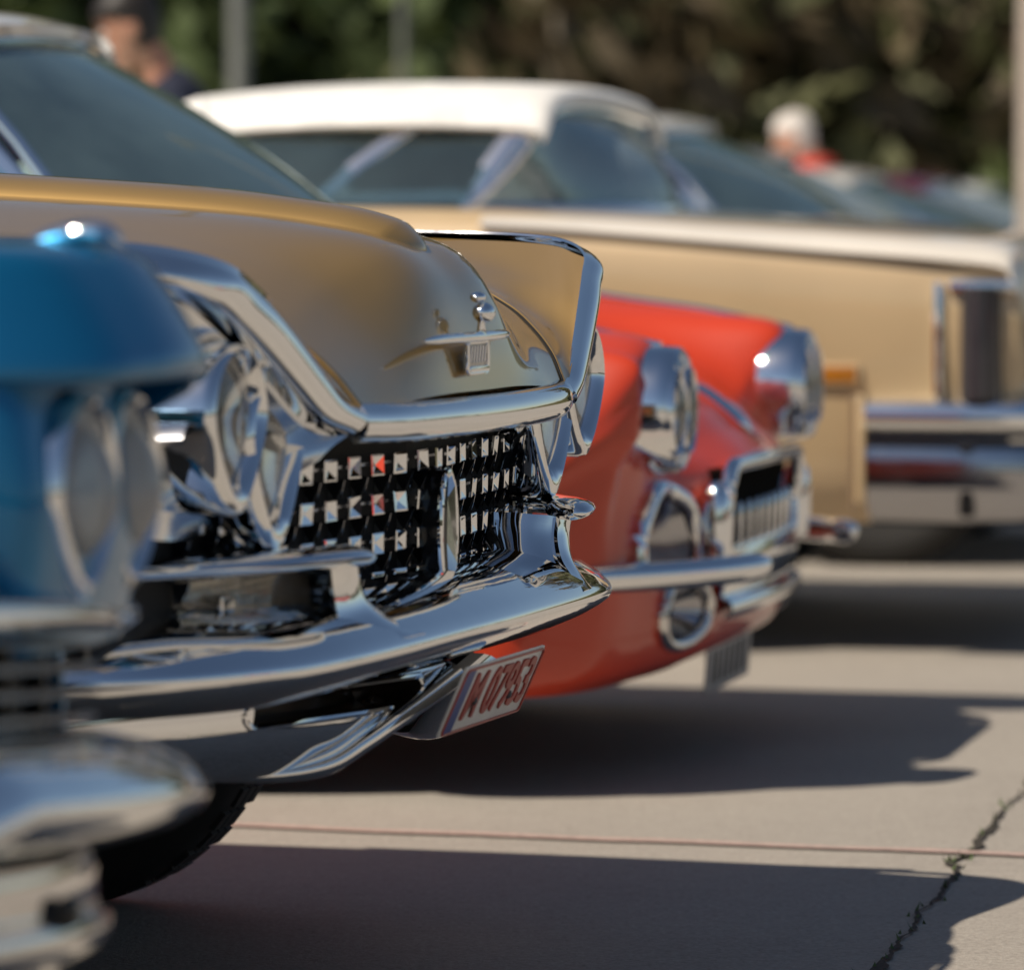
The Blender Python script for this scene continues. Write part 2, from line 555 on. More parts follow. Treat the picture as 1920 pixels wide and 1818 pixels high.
# trees
def crown_mesh(seed, mat, R=2.2, H=5.0, nl=900):
    rn = random.Random(seed)
    mb = MB()
    cl = [(rn.gauss(0, R * .42), rn.gauss(0, R * .42), H * (.35 + .62 * rn.random()), rn.uniform(.5, 1.0) * R * .5) for _ in range(17)]
    for _ in range(nl):
        cx, cy, cz, rr = rn.choice(cl)
        d = Vector((rn.gauss(0, 1), rn.gauss(0, 1), rn.gauss(0, 1))).normalized() * rr * rn.random() ** .4
        p = Vector((cx, cy, cz)) + d
        nrm = (d.normalized() + Vector((rn.gauss(0, .5), rn.gauss(0, .5), rn.gauss(0, .5)))).normalized()
        a = nrm.orthogonal().normalized(); b_ = nrm.cross(a)
        s = rn.uniform(.12, .3)
        mb.add([p - a * s, p + b_ * s * .5, p + a * s, p - b_ * s * .5], [(0, 1, 2, 3)])
    return mb.mesh("crown", mat, smooth=False, weld=False)

def trunk_mesh(seed, H=5.0):
    rn = random.Random(seed)
    mb = MB()
    mb.tube(cr([(0, 0, -.4), (rn.uniform(-.1, .1), 0, H * .3), (rn.uniform(-.3, .3), rn.uniform(-.2, .2), H * .85)], 5), [.2 - .016 * k for k in range(11)], 8)
    for k in range(6):
        a = rn.uniform(0, 6.28); z = H * rn.uniform(.3, .6); l = rn.uniform(.9, 1.7)
        mb.tube([(0, 0, z), (l * .5 * cos(a), l * .5 * sin(a), z + l * .35), (l * cos(a), l * sin(a), z + l)], [.08, .05, .02], 6)
    return mb.mesh("trunk", M['trunk'])

crowns = [crown_mesh(11, M['leaf']), crown_mesh(12, M['leaf'], 2.6, 4.2), crown_mesh(13, M['leaf2']), crown_mesh(14, M['leaf3'], 2.0, 5.6, 560)]
trunks = [trunk_mesh(21), trunk_mesh(22, 4.2), trunk_mesh(23), trunk_mesh(24, 5.6)]
rnd = random.Random(8)
LBL = ["bushy green tree in the out-of-focus wood behind the cars", "bushy green tree in the out-of-focus wood behind the cars",
       "olive green tree in the out-of-focus wood behind the cars", "brown half-bare tree in the out-of-focus wood behind the cars"]
for row, (y0, n_) in enumerate(((37, 11), (42, 12), (48, 13), (55, 13))):
    for i in range(n_):
        half = y0 * .135 + 2.2
        x = -half + 2 * half * (i + rnd.uniform(.1, .9)) / n_
        y = y0 + rnd.uniform(-1.8, 1.8)
        fx = x / half
        # greener on the left and far right, brown right of the middle
        w = [1.2, 1.0, .7, .2] if fx < .05 else ([.4, .3, 1.0, .9] if fx < .62 else [.9, .7, 1.0, .3])
        k = rnd.choices((0, 1, 2, 3), w)[0]
        t = thing("tree", (x, y, hill_z(x, y)), rnd.uniform(0, 360), LBL[k], "tree", ("green trees on the slope", "green trees on the slope", "olive trees on the slope", "brown trees on the slope")[k], rnd.uniform(.75, 1.35))
        link("trunk", trunks[k], t); link("crown", crowns[k], t)

SHRUB = ["bushy green shrub at the foot of the out-of-focus slope", "bushy green shrub at the foot of the out-of-focus slope", "olive shrub at the foot of the out-of-focus slope", "brown twiggy shrub at the foot of the out-of-focus slope"]
shrub_m = [crown_mesh(31, M['leaf'], 2.0, 2.6, 800), crown_mesh(32, M['leaf'], 1.8, 2.2, 800), crown_mesh(33, M['leaf2'], 2.0, 2.6, 800), crown_mesh(34, M['leaf3'], 2.0, 2.8, 800)]
for y0, n_ in ((35.2, 13), (38.8, 12), (43.5, 12), (49, 11)):
    for i in range(n_):
        half = y0 * .125 + 1.6
        x = -half + 2 * half * (i + rnd.uniform(.1, .9)) / n_
        y = y0 + rnd.uniform(-.8, .8)
        fx = x / half
        w = [1.2, 1.0, .5, .1] if fx < .02 else ([.4, .3, 1.0, .8] if fx < .60 else [1.0, .8, .8, .2])
        k = rnd.choices((0, 1, 2, 3), w)[0]
        t = thing("shrub", (x, y, hill_z(x, y) - .5), rnd.uniform(0, 360), SHRUB[k], "shrub", ("green shrubs on the slope", "green shrubs on the slope", "olive shrubs on the slope", "brown shrubs on the slope")[k], rnd.uniform(.8, 1.3))
        link("foliage", shrub_m[k], t)

# woods round the rest of the car park (seen only as reflections in the chrome)
g = MB()
rnd = random.Random(5)
for i in range(230):
    a = rnd.uniform(-205, 52)
    R_ = rnd.uniform(105, 140)
    cx, cy = R_ * cos(radians(a)), 10 + R_ * sin(radians(a))
    H = rnd.uniform(2.5, 6)
    for _ in range(45):
        p = Vector((cx + rnd.gauss(0, 3), cy + rnd.gauss(0, 3), H * rnd.random() ** .7))
        nrm = Vector((rnd.gauss(0, 1), rnd.gauss(0, 1), rnd.gauss(0, .6))).normalized()
        q = nrm.orthogonal().normalized(); b_ = nrm.cross(q); s = rnd.uniform(.7, 1.6)
        g.add([p - q * s, p + b_ * s * .6, p + q * s, p - b_ * s * .6], [(0, 1, 2, 3)])
tag(g.build("woodland", M['leaf_dark'], smooth=False, weld=False), "belt of trees round the far edges of the car park", kind='stuff')

# poles
def pole(x, y, r_, h_, mat, label):
    t = thing("lamp_post", (x, y, 0), 0, label, "lamp post")
    MB().lathe([(0, r_ * 1.9), (.5, r_ * 1.9), (.56, r_ * 1.1), (h_ * .5, r_), (h_, r_ * .8)], axis='z', n=18).build("post", mat, t)
    MB().tube(cr([(0, 0, h_ - .05), (0, -.2, h_ + .35), (0, -.9, h_ + .5)], 6), r_ * .6, 10).build("arm", mat, t)
    MB().box((0, -1.15, h_ + .5), (.26, .62, .14), .05).build("lamp_head", mat, t)
pole(-1.42, 27.0, .052, 7.5, M['pole'], "broad grey lamp post left of centre behind the white-roofed car")
pole(-.60, 28.5, .024, 6.0, M['pole'], "thin grey lamp post near the middle in front of the trees")
pole(2.045, 20.2, .07, 6.5, M['pole_pale'], "pale lamp post at the right edge in front of the wood")

# ------------------------------------------------------------------ shared car pieces
def wheel(root, x, y, r_=0.33, w=0.17, steer=0, cap='chrome', white=False):
    s = 1 if y > 0 else -1
    t = MB()
    h = w / 2
    prof = [(-h * .8, r_ * .62), (-h, r_ * .74), (-h * .98, r_ * .88), (-h * .8, r_ * .97), (-h * .55, r_), (h * .55, r_), (h * .8, r_ * .97), (h * .98, r_ * .88), (h, r_ * .74), (h * .8, r_ * .62)]
    t.lathe(prof, axis='y', n=56)
    for k in range(56):                                       # tread blocks
        a = 2 * pi * k / 56
        for yy in (-h * .36, 0, h * .36):
            t.box((r_ * cos(a) * 1.0, yy + (.008 if k % 2 else -.008), r_ * sin(a)), (.010, w * .15, r_ * .085), 0, Matrix.Rotation(-a, 3, 'Y'))
    o = t.build("wheel", M['rubber'], root)
    o.location = (x, y, r_); o.rotation_euler = (0, 0, steer)
    rim = MB().lathe([(s * h * .55, r_ * .1), (s * h * .6, r_ * .5), (s * h * .8, r_ * .58), (s * h * .7, r_ * .63), (-s * h * .6, r_ * .63)], axis='y', n=40).build("rim", M['chrome_dull'], o)
    MB().lathe([(s * h * .62, r_ * .46), (s * h * .86, r_ * .36), (s * h * 1.02, r_ * .16), (s * h * 1.06, .004)], axis='y', n=32).build("hubcap", M['chrome'], o)
    return o

def body_loft(stations, n=5):
    """stations: (x, z_centre, z_shoulder, half_width, z_bottom, [tumble]) -> full-width grid."""
    ctrl = []
    for st in stations:
        x, zc, zs, hw, zb = st[:5]
        tu = st[5] if len(st) > 5 else .97
        half = [(0, zc), (hw * .5, zc - .006), (hw * .82, zs + .012), (hw * tu * .985, zs - .012), (hw * (tu + 1) / 2, zs - .07), (hw, (zs + zb) / 2 + .05), (hw * .985, zb + .13), (hw * .93, zb)]
        ctrl.append([(x, -y, z) for y, z in reversed(half[1:])] + [(x, y, z) for y, z in half])
    return patch(ctrl, n, 4)

def greenhouse(root, xbc, xbs, xtc, xts, xr, xrb, wb, wt, zb, zt, roofmat, rail=.05, splits=(.5,), zbs=None, frame='chrome', tilt=0.02, quarter=None, glass='shield'):
    zbs = zb if zbs is None else zbs
    def bc(q): return (xbc + (xbs - xbc) * abs(q) ** 2.4, wb * q, zb + (zbs - zb) * abs(q) ** 2)
    def tc(q): return (xtc + (xts - xtc) * abs(q) ** 2.4, wt * q, zt - rail * .75 - .025 * abs(q) ** 2.2)
    N = 14
    rows = []
    for i in range(7):
        t = i / 6
        rows.append([tuple(a + (b_ - a) * t + (.05 * sin(pi * t) * (1 - .5 * abs(q)) if k == 0 else 0) for k, (a, b_) in enumerate(zip(bc(q), tc(q)))) for q in [-1 + 2 * j / N for j in range(N + 1)]])
    ws = MB().slab(rows, .006).build("windscreen", M[glass], root)
    fr = MB()
    edge = rows[0] + [r_[-1] for r_ in rows[1:]] + list(reversed(rows[-1]))[1:] + [r_[0] for r_ in reversed(rows[:-1])]
    fr.tube(edge + [edge[0]], .013, 8, cap=False)
    fr.build("windscreen_frame", M[frame], ws)
    # roof with side rails
    ctrl = []
    L = xts - xr
    for x, dz, dw in ((xtc + .02, -.028, -.0), (xts - .05 * L, -.002, .0), (xts - .45 * L, .008, .01), (xr + .2 * L, 0, .0), (xr - .05, -.018, -.01)):
        half = [(0, zt + dz), (wt * .5, zt + dz - .006), (wt * .84, zt + dz - .022), (wt + dw, zt + dz - .05), (wt + .035 + dw, zt + dz - .05 - rail * .6), (wt + .045 + dw, zt + dz - .05 - rail)]
        ctrl.append([(x + (xts - xtc) * min(1, (y / wt)) ** 2 * (1 if x > xts - .1 else 0), -y, z) for y, z in reversed(half[1:])] + [(x + (xts - xtc) * min(1, (y / wt)) ** 2 * (1 if x > xts - .1 else 0), y, z) for y, z in half])
    P = patch(ctrl, 6, 4)
    mb = MB().slab(P, -.022)
    mb.build("roof", roofmat, root)
    # rear window
    rr = []
    for i in range(5):
        t = i / 4
        rr.append([(xrb + (xr - xrb) * t + .05 * (1 - abs(q) ** 2) * -1, (wb * .93 + (wt * .93 - wb * .93) * t) * q, zb + .01 + (zt - .09 - zb) * t) for q in [-1 + .2 * j for j in range(11)]])
    MB().slab(rr, .006).build("rear_window", M['glass'], root)
    # side windows and pillars
    for s in (-1, 1):
        b0, b1 = Vector((xbs - .02, s * wb, zbs + .005)), Vector((xrb + .05, s * wb, zb + .005))
        t0, t1 = Vector((xts - .03, s * (wt + .035), zt - .05 - rail)), Vector((xr + .02, s * (wt + .035), zt - .05 - rail))
        cuts = [0.0] + list(splits) + [1.0]
        for a, c in zip(cuts, cuts[1:]):
            P = [[tuple(b0.lerp(b1, a + (c - a) * k / 4)) for k in range(5)], [tuple(t0.lerp(t1, a + (c - a) * k / 4)) for k in range(5)]]
            P = [P[0], [tuple((Vector(p) + Vector(q)) / 2 + Vector((0, s * .015, 0))) for p, q in zip(*P)], P[1]]
            MB().slab(P, .005).build("side_window", M['glass'], root)
        for k, c in enumerate(cuts):
            p, q = b0.lerp(b1, c), t0.lerp(t1, c)
            wdt = .028 if k == 0 else (.02 if k < len(cuts) - 1 else .075)
            mat = M[frame] if k < len(cuts) - 1 else roofmat
            MB().sweep([tuple(p - Vector((0, s * .01, .02))), tuple((p + q) / 2 + Vector((0, s * .008, 0))), tuple(q + Vector((0, -s * .01, .02)))], rrect(.012 if k < len(cuts) - 1 else .02, wdt, .008), up=(1, 0, 0)).build("pillar", mat, root)

def cabin(root, xd, xs, wb, zb, mat, rows=1, wheel_side=1, dashmat='dash', lo=.45):
    MB().box((xd - .16, 0, zb - .03), (.34, wb * 1.82, .10), .03).build("dashboard", M[dashmat], root)
    for k in range(rows):
        for s in (-1, 1):
            st = MB()
            x = xs - .85 * k
            st.box((x - .27, s * wb * .48, zb - .02), (.14, wb * .8, .52), .06, Matrix.Rotation(-.22, 3, 'Y'))
            st.box((x, s * wb * .48, zb - .30), (.55, wb * .8, .16), .06)
            st.build("seat", mat, root)
    sw = MB()
    c = Vector((xd - .42, wheel_side * wb * .46, zb + .03))
    ax = Vector((-.8, 0, .6)); u = Vector((0, 1, 0)); v = ax.cross(u)
    ring = [tuple(c + u * (.19 * cos(a)) + v * (.19 * sin(a))) for a in [2 * pi * k / 28 for k in range(29)]]
    sw.tube(ring, .012, 8, cap=False)
    for a in (.4, 2.74, 4.71):
        sw.tube([tuple(c), tuple(c + u * (.19 * cos(a)) + v * (.19 * sin(a)))], .009, 6)
    sw.tube([tuple(c), tuple(c - ax * .35)], .022, 8)
    sw.build("steering_wheel", M['black'], root)

def remap(root, S, O):
    """bake an axis-aligned stretch (car-local) into the meshes below root."""
    A = Matrix.Translation(O) @ Matrix.Diagonal((*S, 1))
    todo = []
    def walk(o, M):
        for ch in o.children:
            N = M @ ch.matrix_basis
            todo.append((ch, N)); walk(ch, N)
    walk(root, Matrix.Identity(4))
    for o, N in todo:
        if o.data is not None and o.data.users > 1:
            o.location = A @ N.translation
            o.scale = S
        else:
            if o.data is not None: o.data.transform(A @ N)
            o.matrix_basis = Matrix.Identity(4)

# ================================================================== GOLD CAR
GOLD = thing("parked_car", (-.042, 6.301, 0), 16.0,
             "gold car with black studded grille, slanted chrome-rimmed twin headlights and winged hood emblem", "car", "classic cars parked side by side")

# bonnet and upper wings
ctrl = [
 [(-1.35, 0, 1.0), (-.7, 0, .972), (-.32, 0, .95), (-.14, 0, .93), (-.04, 0, .908), (.02, 0, .87), (.055, 0, .82), (.078, 0, .755), (.09, 0, .69)],
 [(-1.35, .15, .995), (-.7, .15, .967), (-.32, .145, .945), (-.14, .14, .924), (-.035, .135, .90), (.018, .13, .868), (.053, .13, .815), (.075, .13, .75), (.088, .13, .69)],
 [(-1.35, .32, .965), (-.7, .31, .94), (-.32, .30, .91), (-.15, .29, .885), (-.06, .28, .85), (-.01, .275, .81), (.03, .27, .765), (.06, .265, .72), (.08, .26, .685)],
 [(-1.35, .5, .93), (-.7, .5, .90), (-.32, .49, .865), (-.14, .47, .835), (-.05, .45, .80), (0, .435, .765), (.035, .42, .73), (.055, .405, .70), (.07, .39, .674)],
 [(-1.35, .62, .92), (-.7, .62, .885), (-.32, .61, .85), (-.15, .59, .825), (-.07, .565, .795), (-.02, .54, .775), (.01, .525, .76), (.035, .51, .745), (.05, .49, .73)],
 [(-1.35, .72, .925), (-.7, .72, .897), (-.32, .705, .87), (-.16, .68, .85), (-.08, .65, .835), (-.04, .625, .825), (-.01, .605, .818), (.015, .59, .81), (.032, .57, .80)],
 [(-1.35, .83, .93), (-.7, .825, .91), (-.4, .81, .905), (-.25, .79, .90), (-.16, .77, .897), (-.1, .75, .893), (-.06, .725, .888), (-.03, .70, .88), (.0, .68, .872)],
]
full = [[(x, -y, z) for x, y, z in r_] for r_ in reversed(ctrl[1:])] + ctrl
HOODP = patch(full, 8, 6)
MB().grid(HOODP).build("bonnet", M['gold'], GOLD, sharp=60)
# raised spear along the middle of the bonnet
prof = [(-.075, -.012), (-.066, .004), (-.045, .019), (-.02, .026), (0, .028), (.02, .026), (.045, .019), (.066, .004), (.075, -.012)]
path = cr([(-1.35, 0, 1.0), (-.9, 0, .985), (-.5, 0, .964), (-.32, 0, .951), (-.2, 0, .937), (-.12, 0, .926), (-.07, 0, .914), (-.035, 0, .900), (-.005, 0, .884)], 5)
sc_ = []
for i in range(len(path)):
    t = i / (len(path) - 1)
    e = max(0.02, min(1, (1 - t) / .18)) ** .45
    sc_.append((e * (1 - .12 * t), e))
MB().sweep(path, prof, scale=sc_).build("bonnet_spear", M['gold'], GOLD, sharp=50)

for s in (-1, 1):
    rowD = [p for p in HOODP[(6 + 3 * s) * 8]]
    off = [(x, y + s * .012, z + .0015) for x, y, z in rowD]
    MB().tube(rowD, .0030, 6).build("bonnet_gap", M['cavity'], GOLD)
    MB().tube([(x, y + s * .006, z + .0012) for x, y, z in rowD], .0034, 8).build("bonnet_edge", M['gold'], GOLD)

# chrome edging: centre bar and the two up-swept bands
c_path = cr([(.055, -.40, .662), (.083, -.30, .659), (.096, -.15, .6575), (.099, 0, .657), (.096, .15, .6575), (.083, .30, .659), (.055, .40, .662)], 6)
MB().sweep(c_path, [(.027 * cos(a) * (1 if cos(a) > 0 else .4), .0275 * sin(a)) for a in [2 * pi * k / 18 for k in range(18)]]).build("bonnet_lip", M['chrome'], GOLD, sharp=60)
# bands as lofted strips: inner edge (against paint), crown, outer edge, underside lip
bi = [(.07, .385, .68), (.058, .44, .697), (.048, .49, .738), (.030, .57, .808), (.016, .625, .850), (-.002, .68, .880), (-.05, .735, .899), (-.13, .775, .909), (-.3, .805, .915), (-.9, .835, .925), (-1.35, .84, .94)]
bc_ = [(.082, .41, .668), (.072, .468, .688), (.062, .525, .729), (.046, .608, .796), (.032, .66, .833), (.016, .712, .862), (-.035, .763, .884), (-.12, .80, .896), (-.3, .828, .905), (-.9, .856, .917), (-1.35, .86, .932)]
bo = [(.072, .43, .651), (.060, .495, .672), (.048, .555, .714), (.030, .64, .778), (.016, .69, .812), (.0, .738, .838), (-.045, .785, .862), (-.13, .818, .876), (-.3, .843, .889), (-.9, .87, .905), (-1.35, .872, .92)]
bu = [(.03, .43, .645), (.018, .492, .665), (.005, .55, .705), (-.012, .63, .766), (-.025, .675, .80), (-.04, .72, .825), (-.08, .765, .85), (-.15, .805, .868), (-.32, .835, .885), (-.9, .862, .90), (-1.35, .868, .915)]
for s in (-1, 1):
    P = patch([[(x, s * y, z) for x, y, z in e] for e in (bi, bc_, bo, bu)], 5, 6)
    MB().slab(P, -.004 * s).build("brow_trim", M['chrome'], GOLD, sharp=50)

# chrome pan behind the lamps: a hollow between the band and the lamp feet
T_ = cr([(.045, .40, .650), (.018, .492, .666), (-.012, .63, .767), (-.040, .72, .826), (-.085, .765, .852), (-.15, .805, .870)], 8)
B_ = cr([(.0, .40, .615), (-.05, .46, .575), (-.085, .58, .525), (-.10, .70, .525), (-.13, .78, .545), (-.22, .84, .56)], 8)
for s in (-1, 1):
    P = []
    for a, c in zip(T_, B_):
        row = []
        for k in range(13):
            t = k / 12
            q = Vector(a).lerp(Vector(c), t)
            q.x -= .020 * sin(pi * t ** .9) * min(1, Vector(a[1:] + (0,)).length * 0 + (a[1] - .36) / .2)
            row.append((q.x, s * q.y, q.z))
        P.append(row)
    MB().slab(P, .006 * -s).build("lamp_surround", M['chrome_soft'], GOLD, sharp=70)

# headlamps (drop-shaped bezels with a pointed foot)
def drop(r_, zs, foot, n=40):
    """outline in (y,z): round above, drawn to a point below."""
    pts = []
    for k in range(n):
        a = 2 * pi * k / n
        y, z = r_ * sin(a), r_ * cos(a) * zs
        if z < 0:
            t = -z / (r_ * zs)
            z = -foot * (t ** 1.0) * (0.62 + .38 * t ** 2.0)
            y = r_ * sin(a) * (1 - .10 * t)
        pts.append((y, z))
    return pts

def headlamp(root, x, y, z, r_, tilt=0, zs=1.08, foot=None, depth=.10, bulge=.018, lensmat='lens'):
    foot = foot or r_ * 1.5
    out = drop(r_ * 1.22, zs, foot)
    inn = drop(r_ * .97, zs * 1.02, foot * .72)
    mid = [((a[0] + b_[0]) / 2, (a[1] + b_[1]) / 2) for a, b_ in zip(out, inn)]
    R = Matrix.Rotation(tilt, 3, 'X')
    def ring(p, dx): return [tuple(Vector((x + dx, y, z)) + R @ Vector((0, a, b_))) for a, b_ in p]
    rings = [ring([(a * .96, b_ * .96) for a, b_ in out], -depth), ring(out, -.025), ring(out, .0), ring([(a * .97, b_ * .975) for a, b_ in out], .012), ring(mid, .017), ring(inn, .006), ring([(a * .97, b_ * .97) for a, b_ in inn], -.012)]
    hl = MB().grid(rings, cv=True).build("headlamp", M['chrome'], root, sharp=55)
    bowl = [ring([(a * k, b_ * k) for a, b_ in inn], -.012 - .06 * (1 - k ** 2)) for k in (.99, .9, .75, .55, .35, .15, .03)]
    MB().grid(bowl, cv=True, cap=True).build("reflector", M['reflector'], hl)
    dome = [ring([(a * k, b_ * k) for a, b_ in inn], -.004 + bulge * (1 - k ** 2)) for k in (.985, .9, .75, .55, .3, .05)]
    MB().grid(dome, cv=True, cap=True).build("lens", M[lensmat], hl)
    b_ = MB().ball(tuple(Vector((x - .045, y, z))), .014); b_.build("bulb", M['chrome_dull'], hl)
    return hl
for s in (-1, 1):
    headlamp(GOLD, -.012, s * .530, .646, .074, foot=.150)
    headlamp(GOLD, -.006, s * .662, .682, .073, foot=.128)

# grille: black box with studs
def gx(y): return .012 - .118 * abs(y) - .03 * max(0, abs(y) - .45)
rows = [[(gx(y) - .045, y, z) for y in [-.80 + .05 * k for k in range(33)]] for z in (.36, .45, .55, .645)]
GR = MB().slab(rows, .01).build("grille", M['cavity'], GOLD, smooth=False)
sh = MB()     # dark hood over the grille and sill below
sh.slab([[(gx(y) - .05, y, .648) for y in [-.80 + .05 * k for k in range(33)]], [(gx(y) + .05, y, .640 + .012 * min(1, abs(y) / .4)) for y in [-.80 + .05 * k for k in range(33)]]], .006)
sh.build("grille_hood", M['chrome_dark'], GOLD, smooth=False)
def stud_mesh():
    a, c = .0160, .0148
    mb = MB()
    def rg(ka, kc, x): return [(x, -ka, -kc), (x, ka, -kc), (x, ka, kc), (x, -ka, kc)]
    v = rg(a, c, .006) + rg(a, c, .010) + rg(a * .84, c * .84, .0112) + [(.0055, 0, .0)]
    f = []
    for i in range(4):
        j = (i + 1) % 4
        f += [(i, j, 4 + j, 4 + i), (4 + i, 4 + j, 8 + j, 8 + i), (8 + i, 8 + j, 12)]
    mb.add(v, f)
    return mb.mesh("grille_stud", M['chrome'], smooth=False)
STUD = stud_mesh()
rz = (.590, .535, .480, .425)
ycols = [s * (.031 + .0655 * k) for s in (-1, 1) for k in range(10)]
rn = random.Random(2)
for z in rz:
    for y in ycols:
        if abs(y) > .62: continue
        o = link("grille_stud", STUD, GR)
        s = 1 if y > 0 else -1
        o.location = (gx(y) - .012, y, z)
        o.rotation_euler = (rn.gauss(0, .01), rn.gauss(0, .05), s * .117 + rn.gauss(0, .035))
# bars joining the studs and the scalloped fins between the rows
for z in rz:
    MB().box((gx(.3) - .036, .33, z), (.006, .62, .004), 0, Matrix.Rotation(.117, 3, 'Z')).build("grille_bar", M['chrome_dark'], GR, smooth=False)
    MB().box((gx(.3) - .036, -.33, z), (.006, .62, .004), 0, Matrix.Rotation(-.117, 3, 'Z')).build("grille_bar", M['chrome_dark'], GR, smooth=False)
fins = MB()
for y in ycols:
    if abs(y) > .64: continue
    for z in rz[:-1]:
        x = gx(y)
        fins.slab([[(x - .055, y, z - .0165), (x - .055, y, z - .046)], [(x - .017, y, z - .0165), (x - .034, y + .004, z - .046)]], .0035)
fins.build("grille_fin", M['black'], GR, smooth=False)["kind"] = "stuff"
edges = MB()
for y in ycols:
    if abs(y) > .64: continue
    for z in rz[:-1]:
        x = gx(y) - .016
        edges.tube(cr([(x, y - .006, z - .017), (x - .004, y - .004, z - .030), (x - .010, y + .004, z - .040), (x - .016, y + .022, z - .0445)], 4), .0011, 5)
edges.build("grille_fin_edge", M['chrome_dark'], GR)["kind"] = "stuff"

# pendant in the middle of the grille
pts = 32
out = [(.032 * sin(2 * pi * k / pts), .487 + .088 * cos(2 * pi * k / pts)) for k in range(pts)]
PEN = MB().grid([[(.004, y, z) for y, z in out], [(.030, y, z) for y, z in out], [(.034, y * .82, .487 + (z - .487) * .92) for y, z in out], [(.036, y * .3, .487 + (z - .487) * .5) for y, z in out]], cv=True, cap=True).build("grille_pendant", M['black_gloss'], GOLD, sharp=40)
lp = [(.032, y * .93, .487 + (z - .487) * .975) for y, z in out]
MB().tube(lp + [lp[0]], .0052, 8, cap=False).build("pendant_rim", M['chrome'], PEN)
bl = MB()
bl.add([(.034, 0, .580), (.036, -.010, .535), (.036, -.013, .47), (.034, 0, .398), (.036, .013, .47), (.036, .010, .535), (.045, -.003, .552), (.049, -.004, .44)],
       [(0, 1, 6), (1, 2, 7, 6), (2, 3, 7), (3, 4, 7), (4, 5, 6, 7), (5, 0, 6), (0, 5, 4, 3, 2, 1)])
bl.build("pendant_blade", M['chrome'], PEN, smooth=False)

# bumper blade
bp = [(-.75, -.865), (-.45, -.86), (-.18, -.835), (-.04, -.765), (.045, -.66), (.096, -.54), (.125, -.40), (.142, -.22), (.150, 0)]
bp = bp + [(x, -y) for x, y in reversed(bp[:-1])]
path = cr([(x, y, 0) for x, y in bp], 6)
def bz(y): return .352 + .012 * (1 - min(1, abs(y) / .6) ** 2)
blade = [(-.150, .072), (-.12, .068), (-.085, .058), (-.05, .043), (-.02, .024), (-.004, .008), (0, -.002), (-.004, -.011), (-.016, -.021), (-.036, -.033), (-.07, -.050), (-.10, -.058), (-.10, -.045), (-.14, .04)]
rings = []
for i, p in enumerate(path):
    t = (Vector(path[min(i + 1, len(path) - 1)]) - Vector(path[max(i - 1, 0)])).normalized()
    nrm = Vector((t.y, -t.x, 0))                         # outwards: forward at the nose
    if nrm.x < -0.2 or (abs(nrm.x) <= .2 and nrm.y * p[1] < 0): nrm = -nrm
    rings.append([(p[0] + nrm.x * a, p[1] + nrm.y * a, bz(p[1]) + b_) for a, b_ in blade])
BUMP = MB().grid(rings, cv=True, cap=True).build("bumper", M['chrome'], GOLD, sharp=50)
